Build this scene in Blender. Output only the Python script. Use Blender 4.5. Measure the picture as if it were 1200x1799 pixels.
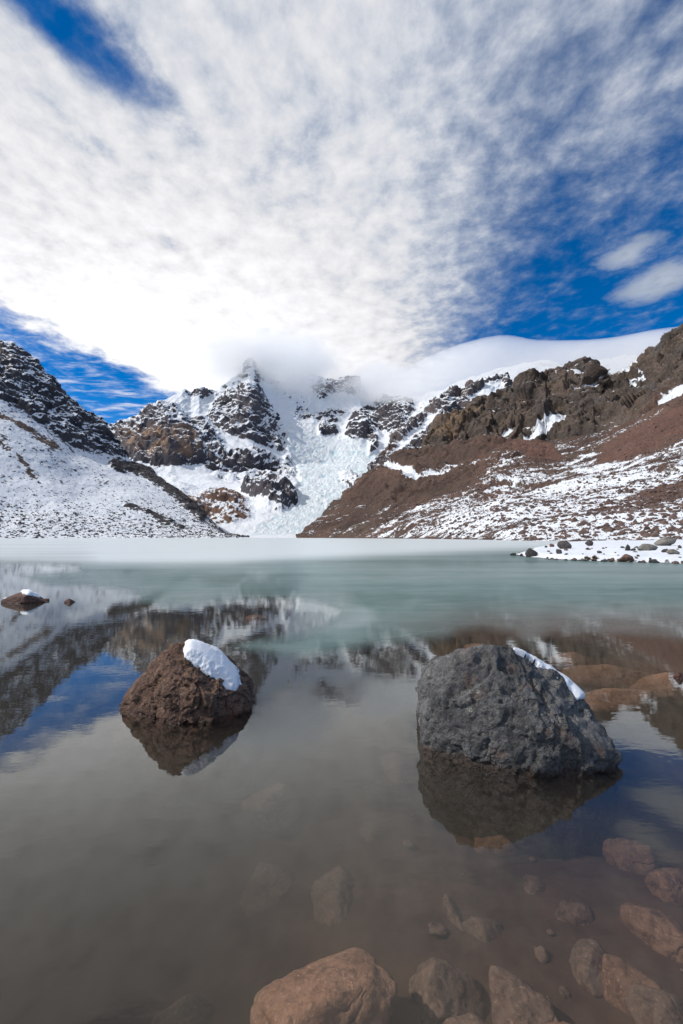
import bpy, bmesh, math, random
import numpy as np
from mathutils import Vector

for o in list(bpy.data.objects):
    bpy.data.objects.remove(o)
scene = bpy.context.scene
COL = scene.collection

# ------------------------------------------------------------------ camera
CAM_H = 1.4
PITCH = math.radians(3.11)
FPX = 800.0                     # focal length in photograph pixels (1200 x 1799)
cam_data = bpy.data.cameras.new('camera')
cam_data.sensor_fit = 'VERTICAL'
cam_data.sensor_height = 36.0
cam_data.lens = 36.0 * FPX / 1799.0
cam_data.clip_start = 0.05
cam_data.clip_end = 60000
cam = bpy.data.objects.new('camera', cam_data)
COL.objects.link(cam)
cam.location = (0, 0, CAM_H)
cam.rotation_euler = (math.pi / 2 + PITCH, 0, 0)
scene.camera = cam

# ------------------------------------------------------------------ world, sun, exposure
SUN_AZ, SUN_EL = math.radians(-95), math.radians(41)      # azimuth from +Y, negative = left
SKY_STRENGTH = 0.1
world = bpy.data.worlds.new('World')
scene.world = world
world.use_nodes = True
wt = world.node_tree
wt.nodes.clear()


class NT:
    """small node-building helper"""
    def __init__(self, tree):
        self.t = tree

    def node(self, typ, ins=None, **props):
        n = self.t.nodes.new(typ)
        for k, v in props.items():
            setattr(n, k, v)
        if ins:
            for k, v in ins.items():
                self.set(n, k, v)
        return n

    def set(self, n, k, v):
        s = n.inputs[k]
        if isinstance(v, bpy.types.NodeSocket):
            self.t.links.new(v, s)
        elif v is not None:
            if isinstance(v, (tuple, list)) and len(v) == 3 and s.type == 'RGBA':
                v = (*v, 1)
            s.default_value = v

    def m(self, op, a, b=None, c=None, clamp=False):
        n = self.t.nodes.new('ShaderNodeMath')
        n.operation = op
        n.use_clamp = clamp
        for i, v in enumerate((a, b, c)):
            if v is not None:
                self.set(n, i, v)
        return n.outputs[0]

    def add(self, a, b): return self.m('ADD', a, b)
    def sub(self, a, b): return self.m('SUBTRACT', a, b)
    def mul(self, a, b): return self.m('MULTIPLY', a, b)
    def div(self, a, b): return self.m('DIVIDE', a, b)

    def ss(self, v, lo, hi, o0=0.0, o1=1.0):
        n = self.t.nodes.new('ShaderNodeMapRange')
        n.interpolation_type = 'SMOOTHSTEP'
        for k, x in (('Value', v), ('From Min', lo), ('From Max', hi), ('To Min', o0), ('To Max', o1)):
            self.set(n, k, x)
        return n.outputs[0]

    def lin(self, v, lo, hi, o0=0.0, o1=1.0):
        n = self.t.nodes.new('ShaderNodeMapRange')
        for k, x in (('Value', v), ('From Min', lo), ('From Max', hi), ('To Min', o0), ('To Max', o1)):
            self.set(n, k, x)
        return n.outputs[0]

    def mix(self, f, a, b, blend='MIX'):
        n = self.t.nodes.new('ShaderNodeMix')
        n.data_type = 'RGBA'
        n.blend_type = blend
        self.set(n, 0, f)
        self.set(n, 6, a)
        self.set(n, 7, b)
        return n.outputs[2]

    def noise(self, vec, scale, detail=4, rough=0.5, dist=0.0, lac=2.0, out=0, typ='FBM'):
        n = self.node('ShaderNodeTexNoise', {'Vector': vec, 'Scale': scale, 'Detail': detail,
                                             'Roughness': rough, 'Distortion': dist, 'Lacunarity': lac},
                      noise_type=typ)
        return n.outputs[out]

    def mapping(self, vec, loc=(0, 0, 0), rot=(0, 0, 0), scale=(1, 1, 1)):
        n = self.node('ShaderNodeMapping', {'Vector': vec, 'Location': loc, 'Rotation': rot, 'Scale': scale})
        return n.outputs[0]

    def xyz(self, x, y, z=0.0):
        n = self.node('ShaderNodeCombineXYZ', {0: x, 1: y, 2: z})
        return n.outputs[0]


w = NT(wt)
sky = w.node('ShaderNodeTexSky', sky_type='NISHITA', sun_disc=False, sun_elevation=SUN_EL,
             sun_rotation=SUN_AZ, altitude=4700.0, air_density=1.0, dust_density=0.1, ozone_density=2.0)
hs = w.node('ShaderNodeHueSaturation', {'Hue': 0.502, 'Saturation': 1.42, 'Value': 1.95, 'Color': sky.outputs[0]})
tc = w.node('ShaderNodeTexCoord')
sep = w.node('ShaderNodeSeparateXYZ', {0: tc.outputs['Generated']})
dz = w.m('MAXIMUM', sep.outputs[2], 0.02)
dzs = w.add(dz, 0.03)
U = w.div(sep.outputs[0], dzs)             # position on the flat cloud deck
V = w.div(sep.outputs[1], dzs)
UV = w.xyz(U, V, 0.0)
warp = w.node('ShaderNodeTexNoise', {'Vector': UV, 'Scale': 1.1, 'Detail': 3})
UVw = w.node('ShaderNodeVectorMath', {0: UV, 1: w.node('ShaderNodeVectorMath', {0: warp.outputs[1], 3: 0.18},
             operation='SCALE').outputs[0]}, operation='ADD').outputs[0]
big = w.noise(w.mapping(UVw, rot=(0, 0, 0.12), scale=(1.5, 0.9, 1)), 1.0, 4, 0.5)
med = w.noise(w.mapping(UVw, rot=(0, 0, 0.25), scale=(4.6, 4.2, 1)), 1.0, 7, 0.58)
puff = w.noise(w.mapping(UVw, rot=(0, 0, 0.2), scale=(13.0, 11.0, 1)), 1.0, 7, 0.62)
# the deck: a long bank running away from the viewer, thinning to the right, ending sharply on the left
jit = w.add(w.mul(w.sub(big, 0.5), 0.30), w.mul(w.sub(med, 0.5), 0.30))
left_edge = w.ss(w.add(w.sub(U, w.mul(w.sub(V, 1.79), 0.26)), jit), -1.48, -1.20)
right_edge = w.ss(w.add(U, w.mul(jit, 1.6)), -0.05, 0.88, 1.0, 0.0)
far = w.ss(V, 1.0, 2.6)
veil = w.mul(w.ss(V, 1.7, 1.0), w.ss(U, 1.5, 0.5))
cover = w.mul(left_edge, w.m('MAXIMUM', right_edge, w.mul(veil, 0.40)))
rift = w.mul(w.ss(w.m('ABSOLUTE', w.add(w.add(U, w.mul(jit, 0.5)), w.sub(0.526, w.mul(w.sub(V, 0.765), 0.52)))), 0.015, 0.12, 1.0, 0.0),
             w.mul(w.ss(V, 1.10, 0.80), w.ss(V, -0.5, 0.2)))
cover = w.sub(cover, w.mul(rift, w.add(0.55, w.mul(med, 1.0))))
cover = w.add(cover, w.mul(w.mul(far, w.mul(left_edge, right_edge)), 0.35))
dens = w.add(w.mul(cover, 1.15), w.add(w.mul(w.sub(med, 0.5), 1.45), w.mul(w.sub(puff, 0.5), 1.0)))
dens = w.add(dens, w.mul(w.sub(big, 0.5), 0.4))
mask = w.ss(dens, -0.08, 1.08)
# wisps in the blue gap on the left
wisp = w.noise(w.mapping(UVw, rot=(0, 0, -0.7), scale=(3.0, 9.0, 1)), 1.0, 7, 0.62)
wm = w.mul(w.ss(wisp, 0.47, 0.75), w.ss(U, -1.0, -1.4))
mask = w.m('MAXIMUM', mask, w.mul(wm, 0.8))
# small lens-shaped cloud on the right
lu = w.div(w.sub(U, 1.16), 0.13)
lv = w.div(w.sub(V, 1.62), 0.17)
ld = w.m('SQRT', w.add(w.mul(lu, lu), w.mul(lv, lv)))
lens = w.ss(w.add(ld, w.add(w.mul(w.sub(med, 0.5), 0.9), w.mul(w.sub(puff, 0.5), 1.1))), 1.15, 0.35)
lu2 = w.div(w.sub(U, 0.955), 0.10)
lv2 = w.div(w.sub(V, 1.47), 0.11)
ld2 = w.m('SQRT', w.add(w.mul(lu2, lu2), w.mul(lv2, lv2)))
lens2 = w.ss(w.add(ld2, w.add(w.mul(w.sub(med, 0.5), 1.2), w.mul(w.sub(puff, 0.5), 1.6))), 1.2, 0.2)
lens = w.m('MAXIMUM', lens, lens2)
mask = w.m('MAXIMUM', mask, w.mul(lens, 0.9))
thick = w.ss(dens, 0.30, 1.5)
glow = w.mul(w.ss(U, 0.75, -0.9), w.ss(V, 0.5, 2.0))
bright = w.add(w.add(0.54, w.mul(thick, 0.22)), w.mul(glow, 0.38))
bright = w.add(bright, w.add(w.mul(w.sub(puff, 0.5), 0.42), w.mul(w.sub(med, 0.5), 0.18)))
bright = w.mul(w.add(bright, w.mul(w.ss(V, 1.4, 2.6), 0.10)), 1.17)
cloud_col = w.mix(w.ss(bright, 0.50, 1.05), (0.80, 0.93, 1.16), (1.0, 1.0, 1.03))
cl = w.node('ShaderNodeVectorMath', {0: cloud_col, 3: w.mul(bright, 1.0 / SKY_STRENGTH)}, operation='SCALE')
mixc = w.mix(mask, hs.outputs[0], cl.outputs[0])
bg = w.node('ShaderNodeBackground', {'Color': mixc, 'Strength': SKY_STRENGTH})
out = w.node('ShaderNodeOutputWorld')
wt.links.new(bg.outputs[0], out.inputs[0])
world.cycles.sampling_method = 'MANUAL'
world.cycles.sample_map_resolution = 1024

sun_dir = Vector((math.cos(SUN_EL) * math.sin(SUN_AZ), math.cos(SUN_EL) * math.cos(SUN_AZ), math.sin(SUN_EL)))
sun_data = bpy.data.lights.new('sun', 'SUN')
sun_data.energy = 4.6
sun_data.angle = math.radians(0.53)
sun_data.color = (1.0, 0.95, 0.88)
sun = bpy.data.objects.new('sun', sun_data)
COL.objects.link(sun)
sun.rotation_euler = sun_dir.to_track_quat('Z', 'Y').to_euler()

scene.view_settings.view_transform = 'Standard'
scene.view_settings.look = 'None'
scene.view_settings.exposure = -0.3
scene.view_settings.gamma = 1.0
scene.view_settings.use_curve_mapping = False
cy = scene.cycles
cy.use_denoising = True
cy.max_bounces = 10
cy.diffuse_bounces = 3
cy.glossy_bounces = 4
cy.transmission_bounces = 4
cy.volume_bounces = 8
cy.transparent_max_bounces = 12
cy.caustics_reflective = False
cy.caustics_refractive = False

# ------------------------------------------------------------------ geometry of the view (photograph pixels -> places)
SP, CP = math.sin(PITCH), math.cos(PITCH)


def ray(px, py):
    x = (np.asarray(px, float) - 600.0) / FPX
    zz = (899.5 - np.asarray(py, float)) / FPX
    return x, CP - zz * SP, SP + zz * CP


def P(px, py, depth):
    """point seen at (px, py), standing `depth` metres in front of the viewer"""
    x, y, z = ray(px, py)
    t = np.asarray(depth, float) / y
    return np.stack(np.broadcast_arrays(x * t, y * t, CAM_H + z * t), -1)


def G(px, py, z0=0.0):
    """point of the level z0 seen at (px, py)"""
    x, y, z = ray(px, py)
    t = (z0 - CAM_H) / z
    return np.stack(np.broadcast_arrays(x * t, y * t, np.full(np.shape(t), float(z0))), -1)


def X(px, depth, z):
    """point in the vertical plane through px, at that depth and height"""
    px = np.asarray(px, float)
    depth = np.asarray(depth, float)
    z = np.asarray(z, float)
    zz = z - CAM_H
    t = depth * CP + zz * SP                 # camera-forward distance
    return np.stack(np.broadcast_arrays((px - 600.0) / FPX * t, depth, z), -1)


def proj(p):
    p = np.asarray(p, float)
    dx, dy, dz_ = p[..., 0], p[..., 1], p[..., 2] - CAM_H
    f = dy * CP + dz_ * SP
    u = -dy * SP + dz_ * CP
    return 600.0 + FPX * dx / f, 899.5 - FPX * u / f


# ------------------------------------------------------------------ numpy noise
def _hash(ix, iy, iz, seed):
    h = (ix.astype(np.uint32) * np.uint32(374761393) + iy.astype(np.uint32) * np.uint32(668265263)
         + iz.astype(np.uint32) * np.uint32(2147483647) + np.uint32((seed * 974634777 + 12345) & 0xffffffff))
    h = (h ^ (h >> np.uint32(13))) * np.uint32(1274126177)
    h = (h ^ (h >> np.uint32(15))) * np.uint32(2246822519)
    return h ^ (h >> np.uint32(16))


def perlin(p, seed=0):
    p = np.asarray(p, np.float64)
    shp = p.shape[:-1]
    p = p.reshape(-1, 3)
    i = np.floor(p)
    f = (p - i).astype(np.float32)
    i = i.astype(np.int64)
    u = f * f * f * (f * (f * 6 - 15) + 10)
    res = np.zeros(len(p), np.float32)
    for cx in (0, 1):
        wx = u[:, 0] if cx else 1 - u[:, 0]
        for cy_ in (0, 1):
            wy = u[:, 1] if cy_ else 1 - u[:, 1]
            for cz in (0, 1):
                wz = u[:, 2] if cz else 1 - u[:, 2]
                h = _hash(i[:, 0] + cx, i[:, 1] + cy_, i[:, 2] + cz, seed)
                gx = ((h & np.uint32(1023)).astype(np.float32) / 511.5 - 1)
                gy = (((h >> np.uint32(10)) & np.uint32(1023)).astype(np.float32) / 511.5 - 1)
                gz = (((h >> np.uint32(20)) & np.uint32(1023)).astype(np.float32) / 511.5 - 1)
                res += wx * wy * wz * (gx * (f[:, 0] - cx) + gy * (f[:, 1] - cy_) + gz * (f[:, 2] - cz))
    return (res * 1.15).reshape(shp)


def fbm(p, wl, oct_=5, gain=0.5, seed=0, ridged=False, sc=(1, 1, 1)):
    p = np.asarray(p, float) * np.asarray(sc, float) / wl
    a, s, tot = 1.0, 0.0, 0.0
    for k in range(oct_):
        n = perlin(p + 17.3 * k, seed + k)
        if ridged:
            n = 1.0 - 2.0 * np.abs(n) * 1.6
        s = s + a * n
        tot += a
        a *= gain
        p = p * 2.03
    return s / tot * (1.0 if ridged else 1.4)


def along(p, a, k):
    """stretch the pattern by 1/k along direction a"""
    a = np.asarray(a, float)
    a = a / np.linalg.norm(a)
    return p + (k - 1) * (p @ a)[..., None] * a


def facets(p, wl, seed=0, sc=(1, 1, 1)):
    """angular broken faces: every cell of a random cell pattern is a plane with its own tilt and offset"""
    p = np.asarray(p, float) * np.asarray(sc, float) / wl
    shp = p.shape[:-1]
    p = p.reshape(-1, 3)
    i0 = np.floor(p).astype(np.int64)
    best = np.full(len(p), 9.0, np.float32)
    val = np.zeros(len(p), np.float32)
    for ox in (-1, 0, 1):
        for oy in (-1, 0, 1):
            for oz in (-1, 0, 1):
                c = i0 + np.array([ox, oy, oz])
                h = _hash(c[:, 0], c[:, 1], c[:, 2], seed)
                h2 = _hash(c[:, 0] + 71, c[:, 1] - 33, c[:, 2] + 5, seed + 7)
                j = np.stack([(h & np.uint32(1023)), (h >> np.uint32(10)) & np.uint32(1023), (h >> np.uint32(20)) & np.uint32(1023)], -1)
                t = np.stack([(h2 & np.uint32(1023)), (h2 >> np.uint32(10)) & np.uint32(1023), (h2 >> np.uint32(20)) & np.uint32(1023)], -1)
                dlt = (p - c - j / 1023.0).astype(np.float32)
                d2 = np.sum(dlt * dlt, 1)
                v = np.sum(dlt * (t / 511.5 - 1.0).astype(np.float32), 1) + (((h2 ^ h) & np.uint32(255)).astype(np.float32) / 255.0 - 0.5) * 0.5
                m = d2 < best
                best = np.where(m, d2, best)
                val = np.where(m, v, val)
    return val.reshape(shp)


def sstep(x, a, b):
    t = np.clip((x - a) / (b - a), 0, 1)
    return t * t * (3 - 2 * t)


def sdpoly(x, y, poly):
    """signed distance to a closed outline, positive inside"""
    poly = np.asarray(poly, float)
    d = np.full(np.shape(x), 1e9)
    inside = np.zeros(np.shape(x), bool)
    n = len(poly)
    for k in range(n):
        ax, ay = poly[k]
        bx, by = poly[(k + 1) % n]
        ex, ey = bx - ax, by - ay
        t = np.clip(((x - ax) * ex + (y - ay) * ey) / (ex * ex + ey * ey + 1e-9), 0, 1)
        d = np.minimum(d, np.hypot(x - ax - t * ex, y - ay - t * ey))
        c = ((ay > y) != (by > y)) & (x < ex * (y - ay) / (ey + (1e-9 if ey == 0 else 0)) + ax)
        inside ^= c
    return np.where(inside, d, -d)


def dline(x, y, pts):
    pts = np.asarray(pts, float)
    d = np.full(np.shape(x), 1e9)
    for k in range(len(pts) - 1):
        ax, ay = pts[k]
        bx, by = pts[k + 1]
        ex, ey = bx - ax, by - ay
        t = np.clip(((x - ax) * ex + (y - ay) * ey) / (ex * ex + ey * ey + 1e-9), 0, 1)
        d = np.minimum(d, np.hypot(x - ax - t * ex, y - ay - t * ey))
    return d


def itp(px, pts, k=1):
    pts = np.asarray(pts, float)
    return np.interp(px, pts[:, 0], pts[:, k])


# ------------------------------------------------------------------ mesh helpers
def mesh_obj(name, verts, faces, mat, smooth=True, parent=None):
    me = bpy.data.meshes.new(name)
    verts = np.asarray(verts, np.float32).reshape(-1, 3)
    faces = np.asarray(faces, np.int32)
    nv, (nf, k) = len(verts), faces.shape
    me.vertices.add(nv)
    me.vertices.foreach_set('co', verts.ravel())
    me.loops.add(nf * k)
    me.loops.foreach_set('vertex_index', faces.ravel())
    me.polygons.add(nf)
    me.polygons.foreach_set('loop_start', np.arange(0, nf * k, k, dtype=np.int32))
    me.polygons.foreach_set('loop_total', np.full(nf, k, np.int32))
    me.update(calc_edges=True)
    me.validate()
    me.polygons.foreach_set('use_smooth', np.full(len(me.polygons), bool(smooth)))
    if mat is not None:
        me.materials.append(mat)
    o = bpy.data.objects.new(name, me)
    COL.objects.link(o)
    if parent is not None:
        o.parent = parent
    return o


def fattr(o, name, vals):
    a = o.data.attributes.new(name, 'FLOAT', 'POINT')
    a.data.foreach_set('value', np.ascontiguousarray(vals, np.float32).ravel())


def cattr(o, name, rgb):
    a = o.data.attributes.new(name, 'FLOAT_COLOR', 'POINT')
    rgb = np.asarray(rgb, np.float32).reshape(-1, 3)
    a.data.foreach_set('color', np.concatenate([rgb, np.ones((len(rgb), 1), np.float32)], 1).ravel())


def grid_faces(nr, nc, keep=None):
    idx = np.arange(nr * nc).reshape(nr, nc)
    f = np.stack([idx[:-1, :-1], idx[:-1, 1:], idx[1:, 1:], idx[1:, :-1]], -1).reshape(-1, 4)
    if keep is not None:
        f = f[keep.reshape(-1)]
    return f


def compact(verts, faces, *arrs):
    used = np.unique(faces)
    remap = np.zeros(len(verts), np.int64)
    remap[used] = np.arange(len(used))
    return (verts[used], remap[faces]) + tuple(a[used] for a in arrs)


def grid_normals(g):
    du = np.gradient(g, axis=1)
    dv = np.gradient(g, axis=0)
    n = np.cross(du, dv)
    return n / (np.linalg.norm(n, axis=-1, keepdims=True) + 1e-12)


def tag(o, label, cat=None, group=None):
    o['label'] = label
    if cat:
        o['category'] = cat
    if group:
        o['group'] = group
    return o


def structure(o, label=None):
    o['kind'] = 'structure'
    if label:
        o['label'] = label
    return o


# ------------------------------------------------------------------ materials
def new_mat(name):
    m = bpy.data.materials.new(name)
    m.use_nodes = True
    m.node_tree.nodes.clear()
    n = NT(m.node_tree)
    o = n.node('ShaderNodeOutputMaterial')
    return m, n, o


def terrain_mat(name, fine, bump, rock_var=0.5, snow_col=(0.74, 0.77, 0.81), speck=0.28, aniso=(1, 1, 1)):
    """rock and snow decided per vertex; the noise breaks up the border and the colour below vertex size"""
    m, n, o = new_mat(name)
    pos = n.node('ShaderNodeNewGeometry').outputs['Position']
    p2 = n.mapping(pos, scale=aniso)
    sn = n.node('ShaderNodeAttribute', attribute_name='snow').outputs['Fac']
    rc = n.node('ShaderNodeAttribute', attribute_name='rock').outputs['Color']
    nz = n.noise(p2, 1.0 / fine, 6, 0.65)
    nz2 = n.noise(p2, 0.23 / fine, 4, 0.6)
    s = n.add(sn, n.add(n.mul(n.sub(nz, 0.5), speck * 2), n.mul(n.sub(nz2, 0.5), speck)))
    sm = n.ss(s, 0.42, 0.58)
    var = n.lin(n.noise(p2, 0.5 / fine, 6, 0.7), 0.25, 0.75, 1 - rock_var, 1 + rock_var)
    rock = n.node('ShaderNodeVectorMath', {0: rc, 3: var}, operation='SCALE').outputs[0]
    scol = n.mix(n.noise(pos, 0.12 / fine, 3), snow_col, tuple(c * 0.93 for c in snow_col))
    col = n.mix(sm, rock, scol)
    b = n.node('ShaderNodeBump', {'Strength': 1.0, 'Distance': bump, 'Height': n.add(n.mul(nz, 0.6), n.mul(nz2, 1.0))})
    bs = n.node('ShaderNodeBsdfPrincipled', {'Base Color': col, 'Roughness': n.lin(sm, 0, 1, 0.9, 0.7),
                                             'Specular IOR Level': 0.25, 'Normal': b.outputs[0]})
    m.node_tree.links.new(bs.outputs[0], o.inputs[0])
    return m


_ico = {}


def ico(sub):
    if sub not in _ico:
        bm = bmesh.new()
        bmesh.ops.create_icosphere(bm, subdivisions=sub, radius=1.0)
        v = np.array([x.co[:] for x in bm.verts])
        f = np.array([[x.index for x in fc.verts] for fc in bm.faces])
        bm.free()
        _ico[sub] = (v / np.linalg.norm(v, axis=1, keepdims=True), f)
    return _ico[sub]


# ================================================================== TERRAIN
def sm1(c, it=30):
    c = np.array(c, float)
    for _ in range(it):
        h = c.copy()
        h[1:-1] = 0.25 * c[:-2] + 0.5 * c[1:-1] + 0.25 * c[2:]
        c = h
    return c


def loft(px, levels, rows):
    """levels: list of (ncol,3) world curves; rows: row count of each interval"""
    out_ = []
    for k in range(len(levels) - 1):
        t = np.linspace(0, 1, rows[k], endpoint=(k == len(levels) - 2))[:, None, None]
        out_.append(levels[k][None] * (1 - t) + levels[k + 1][None] * t)
    return np.concatenate(out_, 0)


def smooth_rows(g, it):
    for _ in range(it):
        h = g.copy()
        h[1:-1] = 0.25 * g[:-2] + 0.5 * g[1:-1] + 0.25 * g[2:]
        g = h
    return g


def smooth_cols(g, it):
    for _ in range(it):
        h = g.copy()
        h[:, 1:-1] = 0.25 * g[:, :-2] + 0.5 * g[:, 1:-1] + 0.25 * g[:, 2:]
        g = h
    return g


def strata(p, wl, dirv, seed, warp=0.35):
    """stepped rock ledges: height of a rounded staircase along dirv"""
    d = np.asarray(dirv, float)
    d = d / np.linalg.norm(d)
    s = p @ d / wl + warp * fbm(p, wl * 5, 3, 0.5, seed)
    fr = s - np.floor(s)
    return sstep(fr, 0.0, 0.75) * (1 - sstep(fr, 0.82, 1.0))


def lerp3(a, b, t):
    return np.asarray(a)[None, None] * (1 - t[..., None]) + np.asarray(b)[None, None] * t[..., None]


def mixc3(col, b, t):
    return col * (1 - t[..., None]) + np.asarray(b) * t[..., None]


SCATTER = []


# ---------------------------------------------------------------- mountain on the left
def left_mountain():
    px = np.arange(-330, 436, 1.45)
    crest_py = itp(px, [(-330, 470), (-100, 560), (0, 603), (20, 604), (45, 625), (75, 650), (110, 690), (150, 722),
                        (180, 745), (200, 778), (215, 797), (260, 824), (330, 880), (395, 937), (436, 945)])
    crest_d = itp(px, [(-330, 900), (0, 930), (200, 930), (260, 880), (330, 780), (400, 620), (436, 560)])
    mid_py = itp(px, [(-330, 600), (0, 702), (80, 748), (130, 790), (215, 815), (260, 838), (330, 890), (395, 941), (436, 945.4)])
    mid_d = itp(px, [(-330, 660), (0, 740), (130, 780), (215, 860), (260, 840), (330, 740), (400, 590), (436, 545)])
    base = X(px, itp(px, [(-330, 300), (0, 420), (200, 470), (436, 520)]), -1.5)
    lowp = X(px, itp(px, [(-330, 380), (0, 500), (200, 545), (330, 560), (436, 532)]),
             itp(px, [(-330, 32), (0, 32), (200, 20), (330, 9), (400, 2), (436, -0.6)]))
    mid = P(px, mid_py, mid_d)
    crest = P(px, crest_py, crest_d)
    back = X(px, crest_d + 350, np.maximum(crest[:, 2] * 0.35, -5))
    g = loft(px, [sm1(base, 200), sm1(lowp, 400), sm1(mid, 250), crest, back], [60, 120, 105, 24])
    g = smooth_rows(g, 3)
    PX, PY = proj(g)
    n0 = grid_normals(smooth_cols(smooth_rows(g, 4), 4))
    nr = g.shape[0]
    vrow = np.arange(nr)[:, None] * np.ones((1, len(px)))
    wob = fbm(g, 60, 3, seed=3)
    # cliff zone above the snow apron
    cliffpoly = [(-400, 560), (-40, 676), (0, 702), (40, 722), (80, 748), (105, 772), (130, 788), (170, 796), (215, 812),
                 (225, 806), (235, 780), (200, 500), (-400, 380)]
    cl = sstep(sdpoly(PX + 10 * wob, PY + 14 * fbm(g, 45, 4, seed=5), cliffpoly), -5, 9)
    # dark broken rib running down to the lake
    d_rib = dline(PX, PY, [(200, 818), (235, 822), (262, 836), (300, 862), (330, 887), (352, 905)])
    rib = sstep(d_rib + 7 * fbm(g, 30, 3, seed=8), 13, 3)
    d_rib2 = dline(PX, PY, [(225, 890), (262, 902), (300, 920), (318, 926)])
    rib2 = sstep(d_rib2 + 9 * fbm(g, 16, 3, seed=9), 7, 1)
    brown = np.maximum.reduce([
        sstep(dline(PX, PY, [(-80, 690), (0, 727), (45, 752), (95, 785)]) + 8 * fbm(g, 25, 4, seed=10), 10, 0),
        0.8 * sstep(dline(PX, PY, [(30, 800), (55, 830), (70, 845)]) + 8 * fbm(g, 20, 4, seed=11), 6, 0),
        0.8 * sstep(dline(PX, PY, [(-60, 760), (0, 780), (12, 790)]) + 8 * fbm(g, 20, 4, seed=12), 8, 0)])
    # relief
    st = strata(g, 15, (0.55, 0.15, 0.8), 21, 1.1) * sstep(fbm(g, 60, 3, seed=22), -0.5, 0.4)
    rid = fbm(g, 90, 6, 0.52, seed=30, ridged=True, sc=(1.3, 0.7, 1.0))
    fine = fbm(g, 22, 5, 0.55, seed=40, ridged=True)
    soft = fbm(g, 120, 5, 0.45, seed=50)
    gully = fbm(g, 38, 4, 0.5, seed=55, sc=(1.6, 1.0, 0.35))
    edge = sstep(vrow, 0, 40)
    disp = edge * (soft * 7 * (1 - 0.5 * cl) + 1.8 * gully * (1 - cl) + cl * (rid * 13 + st * 4.5 + fine * 5.0 + 6 * facets(g, 34, 23, (1, 0.8, 1.3)) + 2.2 * facets(g, 12, 24) - 4)
                   + rib * (3 + fine * 3.5) + rib2 * (1.5 + fine * 1.6))
    disp += edge * (1 - cl) * fbm(g, 7, 4, 0.6, seed=57) * 0.7
    dirv = n0 * np.array([1, 1, 0.6]) + np.array([0, 0, 0.35])
    dirv /= np.linalg.norm(dirv, axis=-1, keepdims=True)
    g = g + dirv * disp[..., None]
    n = grid_normals(g)
    up = n[..., 2] * np.sign(np.median(n[..., 2]))
    patch = fbm(g, 26, 5, 0.62, seed=60)
    speck = fbm(g, 4.2, 4, 0.68, seed=61, sc=(1, 0.8, 0.8))
    low = sstep(PY, 860, 935)
    snow_open = 0.76 + 0.20 * patch - (0.34 + 0.30 * low) * np.maximum(speck + 0.08, 0) * 1.9 - 0.06 * low
    snow_open += 0.9 * (up - 0.8) - 0.05 - 0.45 * np.maximum(fbm(along(g, (0.75, -0.3, -0.6), 0.18), 8, 5, 0.62, seed=63) - 0.05, 0)
    ledge = 0.6 * strata(g, 9.0, (0.58, 0.1, 0.8), 62, 1.4) + 0.6 * strata(g, 4.0, (0.6, 0.1, 0.75), 64, 2.0) - 0.54
    snow_cliff = 0.50 + 1.2 * (up - 0.66) + 0.34 * speck + 0.26 * patch + 0.42 * ledge
    s = snow_open * (1 - cl) + snow_cliff * cl
    s -= rib * (0.55 + 0.8 * speck + 0.3 * ledge) + rib2 * (0.42 + 0.8 * speck + 0.3 * ledge) + brown * (0.45 + 0.7 * speck)
    c = lerp3((0.040, 0.038, 0.045), (0.085, 0.075, 0.075), sstep(fbm(g, 30, 4, seed=70), -0.4, 0.5))
    c = mixc3(c, (0.10, 0.062, 0.042), brown)
    c = mixc3(c, (0.032, 0.029, 0.031), np.maximum(rib, rib2) * 0.8)
    o = mesh_obj('left_mountain', g, grid_faces(*g.shape[:2]), terrain_mat('left_mountain_ground', 2.6, 0.8))
    fattr(o, 'snow', s)
    cattr(o, 'rock', c)
    structure(o, 'snow covered mountain slope with dark cliffs falling to the left lake shore')
    SCATTER.append((g, PX, PY, cl, 'left'))
    return o


# ---------------------------------------------------------------- snow massif and its glacier
ROCKS = {   # outlines of the rock walls as they lie on the mountain
    'buttress': [(190, 760), (208, 739), (243, 730), (285, 708), (307, 711), (319, 727), (345, 749), (357, 777), (367, 815),
                 (329, 817), (300, 819), (265, 811), (231, 803), (202, 782)],
    'mid': [(341, 745), (357, 752), (398, 790), (402, 803), (367, 836), (357, 824), (364, 806)],
    'peak': [(373, 711), (383, 698), (402, 685), (430, 680), (446, 680), (465, 708), (484, 736), (500, 777), (501, 798),
             (465, 780), (443, 765), (421, 765), (386, 758), (370, 733)],
    'tooth': [(310, 704), (322, 684), (335, 700)],
    'tooth2': [(343, 695), (357, 682), (378, 693), (357, 703)],
    'band': [(375, 826), (421, 796), (455, 790), (497, 809), (522, 822), (519, 837), (481, 833), (465, 840), (421, 834)],
    'block': [(420, 864), (443, 847), (478, 850), (519, 863), (523, 882), (497, 903), (465, 887), (433, 876)],
    'headwall': [(545, 652), (565, 648), (590, 660), (636, 660), (622, 692), (600, 688), (580, 692), (566, 706), (550, 692)],
    'isle': [(525, 718), (560, 720), (612, 727), (600, 736), (560, 742), (533, 734)],
    'isle2': [(563, 738), (592, 745), (590, 764), (560, 762)],
    'right': [(619, 730), (648, 708), (683, 696), (721, 703), (726, 720), (714, 743), (702, 762), (670, 760), (664, 790),
              (648, 804), (652, 777), (626, 771), (607, 768)],
    'nunatak': [(597, 834), (616, 828), (632, 841), (640, 852), (616, 860), (600, 850)],
    'spur': [(458, 686), (482, 694), (508, 704), (524, 716), (500, 724), (480, 714)],
    'top': [(428, 650), (436, 626), (449, 626), (452, 640), (440, 646)],
}
BROWN_LOW = [(316, 863), (338, 875), (367, 861), (383, 858), (417, 877), (449, 899), (433, 914), (402, 924), (370, 918), (338, 902)]
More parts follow.
